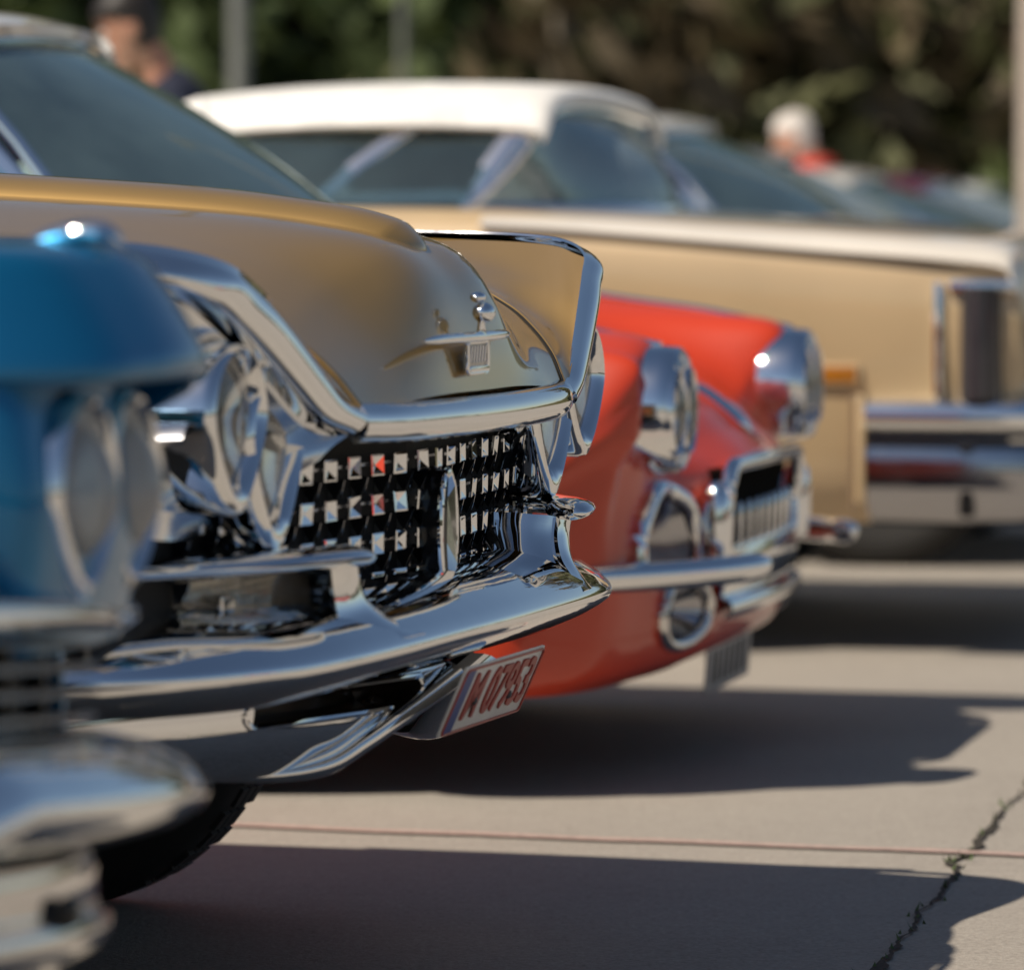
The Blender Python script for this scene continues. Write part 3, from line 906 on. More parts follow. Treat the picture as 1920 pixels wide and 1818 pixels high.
# lower apron halves (swept back from the middle) with a slot and a rolled inner edge
def ax(y): return .068 - .5 * sqrt(y * y + .0016) + .02
def azl(y): return .165 + .02 * max(0, (y - .5) / .3) + max(0, (.215 - y)) * .70
def atuck(y): return .07 * min(1, (.312 - azl(y)) / .147)
for s in (-1, 1):
    rows = []
    for y in (.80, .68, .58, .48, .38, .30, .25, .21, .17, .13, .09, .06):
        zl, zt_ = azl(y), .312
        x, h_, tk = ax(y), zt_ - azl(y), atuck(y)
        rows.append([(x - .06, s * y, zt_ + .004), (x - .015, s * y, zt_ - .004), (x, s * y, zt_ - .25 * h_), (x - .08 * tk, s * y, zt_ - .5 * h_), (x - .38 * tk, s * y, zt_ - .75 * h_), (x - tk, s * y, zl), (x - tk - .05, s * y, zl + .012)])
    P = patch(rows, 9, 9)
    def inslot(y, z, g=0):
        y = abs(y)
        if not .10 - g < y < .385 + g: return False
        t = (y - .10) / .285
        mid, hh = .2675 - .004 * t, .0215 * min(1, ((1.03 - t) / .10) ** .5 if t < 1.03 else 0, ((t + .03) / .12) ** .5 if t > -.03 else 0)
        return abs(z - mid) < hh + g
    ab = MB()
    nU, nV = len(P), len(P[0])
    ab.v = [p for r_ in P for p in r_]
    for a in range(nU - 1):
        for c in range(nV - 1):
            q = (a * nV + c, a * nV + c + 1, (a + 1) * nV + c + 1, (a + 1) * nV + c)
            if not inslot(sum(ab.v[k][1] for k in q) / 4, sum(ab.v[k][2] for k in q) / 4): ab.f.append(q)
    AP = ab.build("bumper_apron", M['chrome'], GOLD, sharp=70)
    def apx(y, z):
        y = abs(y); h_ = .312 - azl(y); t = (.312 - z) / h_; tk = atuck(y)
        ks = [(0, .01), (.25, 0), (.5, .08 * tk), (.75, .38 * tk), (1, tk), (2, 2 * tk)]
        for (t0, a0), (t1, a1) in zip(ks, ks[1:]):
            if t <= t1: return ax(y) - a0 - (a1 - a0) * (t - t0) / (t1 - t0)
    loop = []
    for k in range(20):
        y = .105 + .275 * k / 19; t = (y - .10) / .285
        loop.append((y, .2675 - .004 * t + .0215))
    loop += [(.392, .272), (.395, .263), (.392, .254)]
    for k in range(19, -1, -1):
        y = .105 + .275 * k / 19; t = (y - .10) / .285
        loop.append((y, .2675 - .004 * t - .0215))
    loop += [(.097, .258), (.095, .2675), (.097, .277)]
    L3 = [(apx(y, z) + .001, s * y, z) for y, z in loop]
    MB().tube(L3 + [L3[0]], .0050, 8, cap=False).build("slot_rim", M['chrome'], AP)
    MB().grid([L3, [(x - .03, y * .99, .2665 + (z - .2665) * .92) for x, y, z in L3], [(x - .075, y * .97, .2665 + (z - .2665) * .8) for x, y, z in L3], [(x - .08, y, .2665) for x, y, z in L3]], cv=True).build("apron_slot", M['slot_dark'], AP)
    MB().sweep(cr([(ax(.31) - .125, s * .30, .166), (ax(.25) - .085, s * .25, .166)] + [(ax(y) - atuck(y) + .008 * (1 + .5 * (y < .2)), s * y, azl(y) + .004) for y in (.205, .17, .135, .095, .045)], 6), circ(.038, 16, 1, .5), scale=[min(1, .55 + i * .04) for i in range(37)]).build("apron_rib", M['chrome'], AP, sharp=70)

# parking lamp pods on the bumper
for s in (-1, 1):
    ptop = cr([(.046, s * .418, .474), (.052, s * .436, .486), (.036, s * .485, .487), (-.008, s * .55, .485), (-.08, s * .63, .484), (-.18, s * .73, .482), (-.30, s * .80, .480)], 5)
    prof = [(.030 * cos(a) * (1.0 if cos(a) > 0 else 1.6), .0165 * sin(a)) for a in [2 * pi * k / 16 for k in range(16)]]
    POD = MB().sweep(ptop, [(a * -s, b_) for a, b_ in prof], scale=[min(1, .35 + i / 5) for i in range(len(ptop))]).build("lamp_pod", M['chrome'], GOLD, sharp=60)
    # inner wall that flares down and forward onto the bumper
    wall = [
        [(-.04, .366, .486), (-.01, .370, .486), (.02, .378, .483), (.040, .390, .481), (.052, .402, .478)],
        [(-.045, .356, .455), (-.01, .360, .455), (.016, .366, .452), (.036, .378, .448), (.052, .392, .446)],
        [(-.05, .345, .42), (-.01, .345, .42), (.020, .350, .418), (.046, .362, .416), (.064, .378, .412)],
        [(-.055, .335, .398), (-.01, .332, .396), (.034, .334, .392), (.070, .342, .388), (.092, .352, .386)],
        [(-.06, .322, .395), (-.01, .314, .388), (.045, .310, .380), (.095, .312, .373), (.124, .322, .366)],
    ]
    P = patch([[(x, s * y, z) for x, y, z in r_] for r_ in wall], 5, 5)
    MB().slab(P, -.006 * s).build("pod_wall", M['chrome'], POD, sharp=60)
    face = [
        [(.052, .402, .478), (.060, .425, .477), (.046, .470, .474)],
        [(.052, .392, .446), (.060, .416, .446), (.042, .452, .446)],
        [(.064, .378, .412), (.068, .408, .412), (.046, .448, .412)],
        [(.092, .352, .386), (.090, .396, .386), (.056, .450, .386)],
        [(.124, .322, .366), (.112, .385, .366), (.070, .460, .366)],
    ]
    P = patch([[(x, s * y, z) for x, y, z in r_] for r_ in face], 6, 5)
    MB().slab(P, .008 * s).build("pod_frame", M['chrome'], POD, sharp=60)
    # lens and sill
    rows = [[(x - .03, y, z) for x, y, z in ((.050, s * .375, zz), (.038, s * .45, zz), (-.015, s * .54, zz), (-.09, s * .63, zz), (-.19, s * .73, zz))] for zz in (.402, .432, .464)]
    MB().slab(patch(rows, 3, 4), .006 * s).build("pod_lens", M['lens_clear'], POD)
    rows = [[(x - dx, y, z) for x, y, z in ((.050, s * .375, zz), (.038, s * .45, zz), (-.015, s * .54, zz), (-.09, s * .63, zz), (-.19, s * .73, zz))] for zz, dx in ((.396, .062), (.432, .050), (.470, .037))]
    MB().slab(patch(rows, 3, 4), .004 * s).build("pod_reflector", M['chrome_soft'], POD)

# bonnet emblem: wing bar, ball, framed badge
EM = link("emblem", None, GOLD)
EM.location = (.083, -.045, .768)
bar = cr([(.002, -.175, -.002), (.012, -.11, 0), (.018, 0, 0), (.012, .10, 0), (.000, .165, 0)], 6)
MB().tube(bar, [max(.0022, .0075 * sqrt(max(0, 1 - (2 * i / (len(bar) - 1) - 1) ** 4))) for i in range(len(bar))], 12).build("wing_bar", M['chrome'], EM)
b_ = MB().ball((.022, .004, .034), (.017, .017, .015)).ball((.016, -.004, .056), (.012, .011, .008)).lathe([(.0, .008), (.02, .005), (.03, .010)], (.018, .004, 0), axis='z', n=12)
b_.build("emblem_ball", M['chrome'], EM)
fr_ = MB()
loop = [(.014, y, z - .029) for y, z in rrect(.039, .022, .005)]
fr_.tube(loop + [loop[0]], .0035, 8, cap=False).box((.014, 0, -.046), (.01, .072, .008), .002)
bd = fr_.build("badge_frame", M['chrome'], EM)
MB().box((.010, 0, -.028), (.006, .074, .038), .001).build("badge_plate", M['chrome_dark'], bd, smooth=False)
for k in range(6):
    MB().box((.0145, -.027 + .0108 * k, -.024), (.003, .0045, .024), .0005, Matrix.Rotation(-.25, 3, 'X')).build("badge_stroke", M['chrome'], bd, smooth=False)

# flanks with wheel openings, floor, wheels, cabin
WX = -.985
for s in (-1, 1):
    xs_ = [-.26 - .05 * k for k in range(24)] + [-1.45 - .25 * k for k in range(13)]
    rows = []
    for x in xs_:
        top = .90 + (.03 if x < -.9 else 0)
        zb_ = .22
        d = abs(x - WX)
        if d < .37: zb_ = max(zb_, .33 + sqrt(max(0, .37 ** 2 - d * d)) * .86)
        d2 = abs(x + 3.3)
        if d2 < .4: zb_ = max(zb_, .33 + sqrt(max(0, .4 ** 2 - d2 * d2)) * .8)
        yo = .845 - (.05 * max(0, (x + .2) / .2) ** 2 if x > -.2 else 0)
        if zb_ > top - .06: zb_ = top - .06
        r0 = []
        for k in range(7):
            t = k / 6
            z = top - .015 + (zb_ - top + .015) * t
            y = yo + .02 * sin(pi * min(1, (top - z) / .6)) - (.04 if z < .35 else 0) * ((.35 - z) / .13 if z < .35 else 0)
            r0.append((x, s * y, z))
        rows.append(r0)
    MB().slab(rows, -.012 * s).build("wing_panel", M['gold'], GOLD, sharp=50)
remap(GOLD, (.81, 1.087, .847), (-.064, 0, .174))

# number plate
PL = link("number_plate", None, GOLD)
PLT = MB().box((0, 0, 0), (.004, .342, .092), .002).build("plate_sheet", M['plate_white'], PL)
MB().box((.0032, -.1485, 0), (.0012, .034, .082), 0).build("plate_band", M['plate_blue'], PL, smooth=False)
rimm = MB()
loop = [(.003, a, b_) for a, b_ in rrect(.168, .043, .008)]
rimm.tube(loop + [loop[0]], .0017, 6, cap=False)
rimm.build("plate_rim", M['plate_red'], PL)
me = text_mesh("M 07953", .088, M['plate_red'], .0014)
lt = link("plate_lettering", me, PL)
lt.matrix_local = Matrix(((0, 0, 1, .0032), (1, 0, 0, .012), (0, 1, 0, 0), (0, 0, 0, 1)))
dx = max(v.co.x for v in me.vertices) - min(v.co.x for v in me.vertices)
kx = .265 / dx
lt.matrix_local = Matrix(((0, 0, 1, .0032), (kx, 0, 0, .019), (0, 1, 0, 0), (0, 0, 0, 1)))
for y in (-.08, .08):
    MB().lathe([(0, .0055), (.003, .0055), (.005, .003)], (.002, y, -.005 if y < 0 else -.012), n=10).build("plate_screw", M['ink'], PL)
PL.location = (.018, .0, .392)
PL.rotation_euler = (0, radians(24), 0)

MB().box((-2.0, 0, .46), (3.0, 1.2, .22), .05).build("chassis", M['cavity'], GOLD)
wheel(GOLD, -.862, -.78, .345, .17); wheel(GOLD, -.862, .78, .345, .17); wheel(GOLD, -3.3, -.78, .345, .17); wheel(GOLD, -3.3, .78, .345, .17)
P = body_loft([(-1.16, 1.012, .965, .905, .5, 1.0), (-1.5, 1.0, .965, .92, .4, 1.0), (-2.6, .96, .94, .92, .4, 1.0), (-3.4, .96, .95, .92, .4, 1.0), (-4.3, .9, .96, .9, .4, 1.0), (-4.6, .75, .76, .86, .4, 1.0)])
MB().grid(P).build("body_shell", M['gold'], GOLD, sharp=60)
greenhouse(GOLD, -1.1, -1.35, -1.62, -1.7, -2.9, -3.4, .8, .64, .99, 1.36, M['cream'], splits=(.12, .55))
cabin(GOLD, -1.4, -2.2, .76, .97, M['seat_tan'])

# ================================================================== BLUE CAR (nearest, cut by the frame)
BLUE = thing("parked_car", (-.563, 4.0, 0), 17.0,
             "nearest car, metallic blue with a hooded headlamp and ribbed grille", "car", "classic cars parked side by side")
for s in (-1, 1):
    prof = [(-1.3, .955), (-.7, .953), (-.3, .950), (-.1, .945), (-.03, .942), (.015, .932), (.042, .905), (.066, .868), (.080, .838), (.074, .826), (.045, .822), (-.01, .820), (-.08, .818)]
    ctrl = []
    for y, kx_, kz in ((.435, -.30, -.004), (.455, -.14, .0), (.52, -.035, .002), (.60, -.006, .004), (.68, .0, .006), (.76, -.012, .0), (.83, -.045, -.014), (.868, -.10, -.045), (.875, -.16, -.07)):
        row = []
        for x, z in prof:
            f_ = 1 if x > -.4 else max(0, 1 - (-.4 - x) / .5)
            row.append((x + kx_ * f_, s * y, z + kz * (1 if z > .83 else .2)))
        ctrl.append(row)
    MB().slab(patch(ctrl, 6, 6), .008 * s).build("wing_hood", M['blue'], BLUE, sharp=65)
    # face round the lamp and flank
    rows = []
    for z in (.822, .78, .72, .66, .61, .59):
        b_ = .02 * sin(pi * (z - .59) / .232)
        rows.append([(-.9, s * .44, z), (-.35, s * .455, z), (-.13, s * .458, z), (-.04 + b_, s * .480, z), (-.015 + b_, s * .53, z), (-.015 + b_, s * .68, z), (-.035 + b_, s * .78, z), (-.10 + b_, s * .845, z), (-.2, s * .872, z), (-.5, s * .885, z), (-1.3, s * .885, z)])
    MB().slab(patch(rows, 4, 6), .008 * s).build("wing_panel", M['blue'], BLUE, sharp=65)
    rows = []
    for x in [-.12 - .06 * k for k in range(20)]:
        zb_ = .26
        d = abs(x + .78)
        if d < .39: zb_ = max(zb_, .33 + sqrt(.39 ** 2 - d * d) * .75)
        rows.append([(x, s * (.86 + .022 * sin(pi * k / 5)), .60 + (zb_ - .60) * k / 5) for k in range(6)])
    MB().slab(rows, .008 * s).build("flank", M['blue'], BLUE, sharp=65)
    headlamp(BLUE, .004, s * .590, .722, .062, foot=.090, zs=1.28, depth=.06, bulge=.045, lensmat='lens_bulge')
    headlamp(BLUE, -.010, s * .735, .720, .062, foot=.090, zs=1.28, depth=.06, bulge=.045, lensmat='lens_bulge')
    # ornament on the wing crest
    o = MB().sweep(cr([(-.075, s * .66, .942), (-.045, s * .66, .952), (-.01, s * .66, .957), (.012, s * .66, .953), (.024, s * .66, .944)], 4), circ(.016, 12, 1, .62), scale=[.3 + .7 * min(1, i / 6) if i < 12 else max(.15, 1 - (i - 11) * .17) for i in range(17)])
    o.build("wing_ornament", M['chrome'], BLUE)
# centre bonnet
ctrl = []
for y in (-.43, -.28, 0, .28, .43):
    k = 1 - (y / .43) ** 2
    ctrl.append([(-1.3, y, .96 + .03 * k), (-.7, y, .94 + .03 * k), (-.3, y, .915 + .03 * k), (-.2 + .15 * k, y, .87 + .02 * k), (-.15 + .20 * k, y, .80), (-.14 + .20 * k, y, .70), (-.14 + .18 * k, y, .635)])
MB().slab(patch(ctrl, 6, 5), -.008).build("bonnet", M['blue'], BLUE, sharp=65)
lift = lambda y: .078 * max(0, .8 - abs(y))
xf = lambda y: .075 - .11 * (abs(y) / .8) ** 2.2
ygrid = [-.84 + .07 * k for k in range(25)]
MB().sweep([(xf(y) - .005, y, .601 + lift(y)) for y in ygrid], [(.020 * cos(a), .0135 * sin(a)) for a in [2 * pi * k / 14 for k in range(14)]]).build("grille_strip", M['chrome'], BLUE)
yg = [-.72 + .06 * k for k in range(25)]
GB = MB().slab([[(xf(y) - .085, y, z + lift(y)) for y in yg] for z in (.47, .535, .60)], .01).build("grille", M['cavity'], BLUE, smooth=False)
for k in range(6):
    z = .578 - .0225 * k
    w = .735 - .012 * k
    yy = [-w + 2 * w * i / 24 for i in range(25)]
    MB().sweep([(xf(y) - .035, y, z + lift(y)) for y in yy], [(.024 * cos(a), .0062 * sin(a)) for a in [2 * pi * i / 12 for i in range(12)]]).build("grille_bar", M['chrome_dark'], GB)
for y in [-.6 + .15 * k for k in range(9)]:
    MB().box((xf(y) - .055, y, .525 + lift(y)), (.02, .008, .135)).build("grille_upright", M['black'], GB, smooth=False)
# bumper with rounded nose
bp = [(-.55, -.90), (-.25, -.895), (-.04, -.84), (.055, -.74), (.118, -.62), (.166, -.48), (.194, -.34), (.208, -.17), (.212, 0)]
bp = bp + [(x, -y) for x, y in reversed(bp[:-1])]
path = cr([(x, y, 0) for x, y in bp], 5)
blade = [(-.17, .05), (-.13, .052), (-.09, .048), (-.05, .038), (-.02, .022), (-.003, .006), (0, -.004), (-.006, -.016), (-.03, -.03), (-.07, -.042), (-.10, -.048), (-.10, -.03), (-.16, .03)]
rings = []
for i, p in enumerate(path):
    t = (Vector(path[min(i + 1, len(path) - 1)]) - Vector(path[max(i - 1, 0)])).normalized()
    nrm = Vector((t.y, -t.x, 0))
    if nrm.x < -0.2 or (abs(nrm.x) <= .2 and nrm.y * p[1] < 0): nrm = -nrm
    rings.append([(p[0] + nrm.x * a, p[1] + nrm.y * a, .455 + lift(p[1]) + b_) for a, b_ in blade])
MB().grid(rings, cv=True, cap=True).build("bumper", M['chrome'], BLUE, sharp=55)
xa = lambda y: .095 - .20 * (abs(y) / .8) ** 3
rows = [[(xa(y) + dx, y, z + lift(y) - .03) for y in [-.8 + .08 * k for k in range(21)]] for z, dx in ((.432, -.02), (.42, 0), (.395, .003), (.378, .004), (.37, .014), (.36, .018), (.35, .012), (.342, -.005), (.32, -.03), (.29, -.07), (.27, -.12))]
AP = MB().slab(patch(rows, 2, 2), .006).build("bumper_apron", M['chrome_dull'], BLUE, sharp=55)
for y in (-.34, .34):
    MB().lathe([(-.01, .004), (.012, .015), (.02, .012), (.024, .004)], (xa(y) + .004, y, .354 + lift(y)), n=14).build("apron_bolt", M['black'], AP)
MB().box((-2.0, 0, .42), (3.6, 1.3, .2), .05).build("chassis", M['cavity'], BLUE)
P = body_loft([(-1.28, .985, .945, .885, .3, 1.0), (-2.2, .97, .94, .9, .3, 1.0), (-3.2, .95, .94, .9, .3, 1.0), (-4.2, .9, .93, .88, .32, 1.0), (-4.5, .75, .8, .84, .35, 1.0)])
MB().grid(P).build("body_shell", M['blue'], BLUE, sharp=60)
for x in (-.78, -3.3):
    for y in (-.76, .76): wheel(BLUE, x, y, .335, .17)
greenhouse(BLUE, -1.2, -1.42, -1.7, -1.78, -2.9, -3.4, .8, .62, .98, 1.42, M['white'], splits=(.12, .55))
cabin(BLUE, -1.45, -2.2, .74, .97, M['seat_dark'])

# ================================================================== RED SPORTS CAR
RED = thing("parked_car", (.414, 9.32, 0), 12.5,
            "red sports car with toothed chrome grille, round fender scoops and paired headlights", "car", "classic cars parked side by side")
half = [
 (0,   [(-1.0, .92), (-.7, .85), (-.4, .765), (-.2, .71), (-.061, .641), (0, .590), (.045, .549), (.058, .525), (.03, .45), (.03, .38), (.035, .30), (.012, .225), (-.06, .185)]),
 (.20, [(-1.0, .92), (-.7, .85), (-.4, .765), (-.2, .708), (-.065, .638), (-.005, .586), (.040, .546), (.052, .523), (.025, .45), (.025, .38), (.03, .30), (.008, .223), (-.062, .184)]),
 (.38, [(-1.0, .91), (-.7, .84), (-.4, .755), (-.2, .688), (-.09, .625), (-.04, .575), (.0, .537), (.012, .51), (.005, .45), (.005, .38), (.015, .30), (-.005, .22), (-.07, .18)]),
 (.52, [(-1.0, .905), (-.7, .84), (-.4, .76), (-.2, .695), (-.11, .64), (-.08, .60), (-.055, .55), (-.04, .50), (-.03, .45), (-.03, .38), (-.02, .30), (-.04, .215), (-.1, .175)]),
 (.60, [(-1.0, .905), (-.7, .855), (-.385, .79), (-.2, .765), (-.075, .742), (-.055, .69), (-.052, .61), (-.05, .54), (-.045, .46), (-.04, .38), (-.035, .30), (-.06, .212), (-.12, .172)]),
 (.67, [(-1.0, .90), (-.7, .86), (-.378, .806), (-.2, .784), (-.068, .762), (-.050, .70), (-.050, .62), (-.052, .54), (-.056, .46), (-.055, .38), (-.055, .30), (-.08, .21), (-.14, .17)]),
 (.76, [(-1.0, .87), (-.7, .83), (-.385, .785), (-.22, .765), (-.078, .742), (-.060, .69), (-.062, .61), (-.070, .54), (-.08, .46), (-.08, .38), (-.085, .30), (-.11, .21), (-.17, .17)]),
 (.815, [(-1.0, .82), (-.7, .795), (-.41, .755), (-.25, .735), (-.085, .712), (-.064, .66), (-.068, .595), (-.085, .53), (-.105, .46), (-.115, .38), (-.125, .30), (-.15, .21), (-.21, .17)]),
 (.885, [(-1.0, .64), (-.75, .63), (-.52, .615), (-.36, .60), (-.22, .585), (-.18, .56), (-.18, .525), (-.225, .49), (-.22, .44), (-.22, .37), (-.23, .29), (-.25, .21), (-.29, .17)]),
 (.90, [(-1.0, .50), (-.85, .50), (-.7, .49), (-.58, .48), (-.48, .47), (-.42, .455), (-.39, .44), (-.37, .42), (-.36, .39), (-.36, .34), (-.365, .28), (-.375, .22), (-.4, .17)]),
 (.87, [(-1.0, .20), (-.92, .20), (-.84, .2), (-.76, .2), (-.68, .2), (-.6, .2), (-.56, .2), (-.53, .2), (-.51, .2), (-.5, .2), (-.49, .19), (-.485, .185), (-.48, .17)]),
]
net = [[(x, -y, z) for x, z in r_] for y, r_ in reversed(half[1:])] + [[(x, y, z) for x, z in r_] for y, r_ in half]
FP = patch(net, 9, 9)
FP = [[(x + .024 * min(1, max(0, (z - .55) / .05)) * min(1, max(0, (x + .22) / .12)) * min(1, max(0, (abs(y) - .56) / .05)), y, z) for x, y, z in r_] for r_ in FP]
FRONT = [p for r_ in FP for p in r_[5 * 9:]]
def surf(y, z):
    """x of the nose skin at (y, z)"""
    best = sorted(((p[1] - y) ** 2 + (p[2] - z) ** 2, p[0]) for p in FRONT)[:3]
    return sum(b_[1] for b_ in best) / 3
def in_hole(p):
    x, y, z = p
    if x < -.3: return False
    a = abs(y)
    if a < .372 and .388 < z < .532 and x > -.06: return True                                   # grille
    if ((a - .56) / .128) ** 2 + ((max(0, z - .40)) / .108) ** 2 < 1 and z > .37: return True       # air scoop
    if ((a - .50) / .092) ** 2 + ((z - .292) / .054) ** 2 < 1: return True                        # vent
    return False
fb = MB()
U_, V_ = len(FP), len(FP[0])
fb.v = [p for r_ in FP for p in r_]
for a in range(U_ - 1):
    for c in range(V_ - 1):
        q = (a * V_ + c, a * V_ + c + 1, (a + 1) * V_ + c + 1, (a + 1) * V_ + c)
        m_ = tuple(sum(fb.v[k][t] for k in q) / 4 for t in range(3))
        if not in_hole(m_): fb.f.append(q)
fb.build("front_body", M['red'], RED, sharp=70)
P = body_loft([(-.99, .925, .86, .885, .19, .96), (-1.6, .90, .84, .9, .18, .96), (-2.4, .88, .85, .9, .18, .96), (-3.1, .86, .86, .88, .2, .95), (-3.7, .78, .78, .82, .26, .95), (-3.95, .6, .62, .72, .34, .95)])
MB().grid(P).build("body_shell", M['red'], RED, sharp=60)
for s in (-1, 1):
    # chrome lamp drum with two lenses
    rings = []
    for x, k in ((-.07, .96), (-.040, 1.015), (-.01, 1.01), (.012, .99), (.018, .94), (.010, .89), (-.01, .86)):
        rings.append([(x, s * .672 + .118 * k * cos(a), .645 + .106 * k * sin(a)) for a in [2 * pi * i / 40 for i in range(40)]])
    D = MB().grid(rings, cv=True, cap=True).build("headlamp", M['chrome'], RED, sharp=60)
    for dy in (-.056, .054):
        c = (.004, s * .672 + dy, .642)
        MB().lathe([(-.02, .060), (.012, .061), (.020, .057), (.014, .052), (.0, .050)], c, n=28, sz=1.25).build("lamp_ring", M['chrome'], D)
        MB().lathe([(.004, .050), (-.02, .040), (-.035, .02), (-.04, .004)], c, n=24, sz=1.25).build("reflector", M['reflector'], D)
        MB().lathe([(.008, .051), (.018, .044), (.026, .028), (.029, .004)], c, n=24, sz=1.25).build("lens", M['lens'], D)
    # spear along the wing crest
    MB().sweep(cr([(-.95, s * .67, .905), (-.7, s * .67, .866), (-.378, s * .67, .812), (-.2, s * .67, .788), (-.07, s * .672, .762), (-.02, s * .672, .752)], 5), circ(.010, 10, 1, .7)).build("wing_spear", M['chrome'], RED)
    # scoop
    def onskin(y, z, d=.004): return (surf(y, z) + d, s * y, z)
    arch = [onskin(.56 + .128 * cos(t), .395 + .112 * max(0, sin(t)), .006) for t in [pi * k / 20 for k in range(21)]]
    arch = [onskin(.688, .365, .006)] + arch + [onskin(.432, .365, .006)]
    SCP = MB().tube(arch, .0155, 12).build("scoop_rim", M['chrome'], RED)
    deep = [[p, (p[0] - .05, s * .56 + (p[1] - s * .56) * .85, .39 + (p[2] - .39) * .85), (p[0] - .13, s * .56 + (p[1] - s * .56) * .6, .39 + (p[2] - .39) * .6), (-.22, s * .56, .40)] for p in arch]
    MB().grid(deep).build("scoop_throat", M['chrome_dark'], SCP)
    MB().lathe([(-.03, .062), (.0, .060), (.012, .045), (.018, .02), (.019, .003)], (surf(.55, .41) - .05, s * .545, .412), n=24, sz=1.05).build("scoop_lamp", M['chrome'], SCP)
    # round vent under the bumper
    ring = [onskin(.50 + .096 * cos(a), .292 + .057 * sin(a), .004) for a in [2 * pi * k / 32 for k in range(33)]]
    VR = MB().tube(ring, .0125, 10, cap=False).build("vent_ring", M['chrome_dull'], RED)
    MB().grid([ring[:-1], [(x - .06, s * .5 + (y - s * .5) * .8, .292 + (z - .292) * .8) for x, y, z in ring[:-1]]], cv=True, cap=False).build("vent_throat", M['chrome_dark'], VR)
    MB().grid([[(x - .06, s * .5 + (y - s * .5) * k, .292 + (z - .292) * k) for x, y, z in ring[:-1]] for k in (.8, .4, .05)], cv=True, cap=True).build("vent_back", M['cavity'], VR)
    # bumper blade and bullet guard
    path = cr([(-.42, s * .925, .372), (-.25, s * .90, .371), (-.13, s * .82, .370), (-.02, s * .70, .370), (.065, s * .59, .372), (.115, s * .50, .375), (.128, s * .46, .376)], 5)
    scl = [(1 if i < len(path) - 7 else (max(.12, ((len(path) - 1 - i) / 6) ** .6), max(.2, ((len(path) - 1 - i) / 6) ** .5))) for i in range(len(path))]
    prof = [(.026 * cos(a), .025 * sin(a) * (1.1 if sin(a) < 0 else .85)) for a in [2 * pi * k / 16 for k in range(16)]]
    B_ = MB().sweep(path, prof, scale=[k if isinstance(k, tuple) else (k, k) for k in scl]).build("bumper_blade", M['chrome'], RED, sharp=65)
    G_ = MB().lathe([(-.05, .012), (-.045, .024), (0, .027), (.05, .027), (.078, .023), (.092, .013), (.097, .003)], (.03, s * .425, .415), axis='z', n=18)
    G_.build("bumper_guard", M['chrome'], RED)
# grille: frame, dark throat, teeth
gxr = lambda y: .030 - .10 * y * y
fl = []
for y, z in rrect(.375, .070, .062, 6):
    fl.append((gxr(y) + .012 + (.012 if z > 0 else 0), y, .453 + z + .012 * (z > 0)))
GRL = MB().tube(fl + [fl[0]], .0150, 10, cap=False).build("grille", M['chrome'], RED)
TB = MB()
lip = [(surf(y, .453 + z) + .002, y, .455 + z) for y, z in rrect(.375, .070, .062, 6)]
TB.grid([lip, [(x - .05, y * .98, .455 + (z - .455) * .9) for x, y, z in lip], [(-.09, y * .9, .455 + (z - .455) * .6) for x, y, z in lip], [(-.10, 0, .455) for x, y, z in lip]], cv=True)
TB.build("grille_throat", M['cavity'], GRL)
tooth = MB().lathe([(-.044, .002), (-.040, .0036), (-.015, .0046), (.012, .0062), (.030, .0058), (.037, .002)], axis='z', n=12).mesh("grille_tooth", M['chrome'])
for k in range(9):
    y = -.30 + .075 * k
    o = link("grille_tooth", tooth, GRL); o.location = (gxr(y) + .012, y, .430)
# chrome pan below the grille, hood badge, plate
rows = [[(gxr(y) + dx, y, z) for y in [-.37 + .074 * k for k in range(11)]] for z, dx in ((.385, .016), (.365, .022), (.335, .018), (.31, .012), (.298, .026), (.285, .030), (.272, .018))]
MB().slab(patch(rows, 2, 2), .004).build("grille_pan", M['chrome'], RED, sharp=60)
MB().sweep(cr([(-.115, 0, .668), (-.07, 0, .652), (-.03, 0, .624), (0, 0, .598), (.02, 0, .580)], 4), circ(.034, 14, 1, .35), scale=[.3, .6, .85, 1, 1, 1, 1, 1, 1, 1, 1, 1, .95, .8, .6, .4, .15]).build("bonnet_badge", M['chrome'], RED)
PR = link("number_plate", None, RED)
PR.location = (-.02, -.02, .178); PR.rotation_euler = (0, radians(4), 0)
MB().box((0, 0, 0), (.005, .44, .105), .002).build("plate_sheet", M['plate_grey'], PR)
for k, (y, w) in enumerate(((-.17, .02), (-.12, .03), (-.06, .025), (-.005, .03), (.055, .028), (.11, .03), (.165, .02))):
    MB().box((.0035, y, -.008), (.0014, w, .058), 0).build("plate_character", M['ink'], PR, smooth=False)
MB().box((-.02, 0, .055), (.03, .12, .02), .004).build("plate_bracket", M['black'], PR)
MB().sweep(cr([(-.12, -.66, .195), (-.08, -.5, .20), (-.045, -.3, .205), (-.03, -.15, .208)], 4), circ(.009, 8)).build("lower_trim", M['chrome_dull'], RED)
for x in (-.78, -3.2):
    for y in (-.79, .79): wheel(RED, x, y, .325, .17)
greenhouse(RED, -.74, -1.03, -1.30, -1.36, -2.1, -2.45, .66, .53, .95, 1.325, M['cream'], rail=.045, splits=(.06,), zbs=.92)
cabin(RED, -.98, -1.65, .64, .92, M['seat_dark'])
remap(RED, (.969, .969, .969), (0, 0, .03)) if False else None

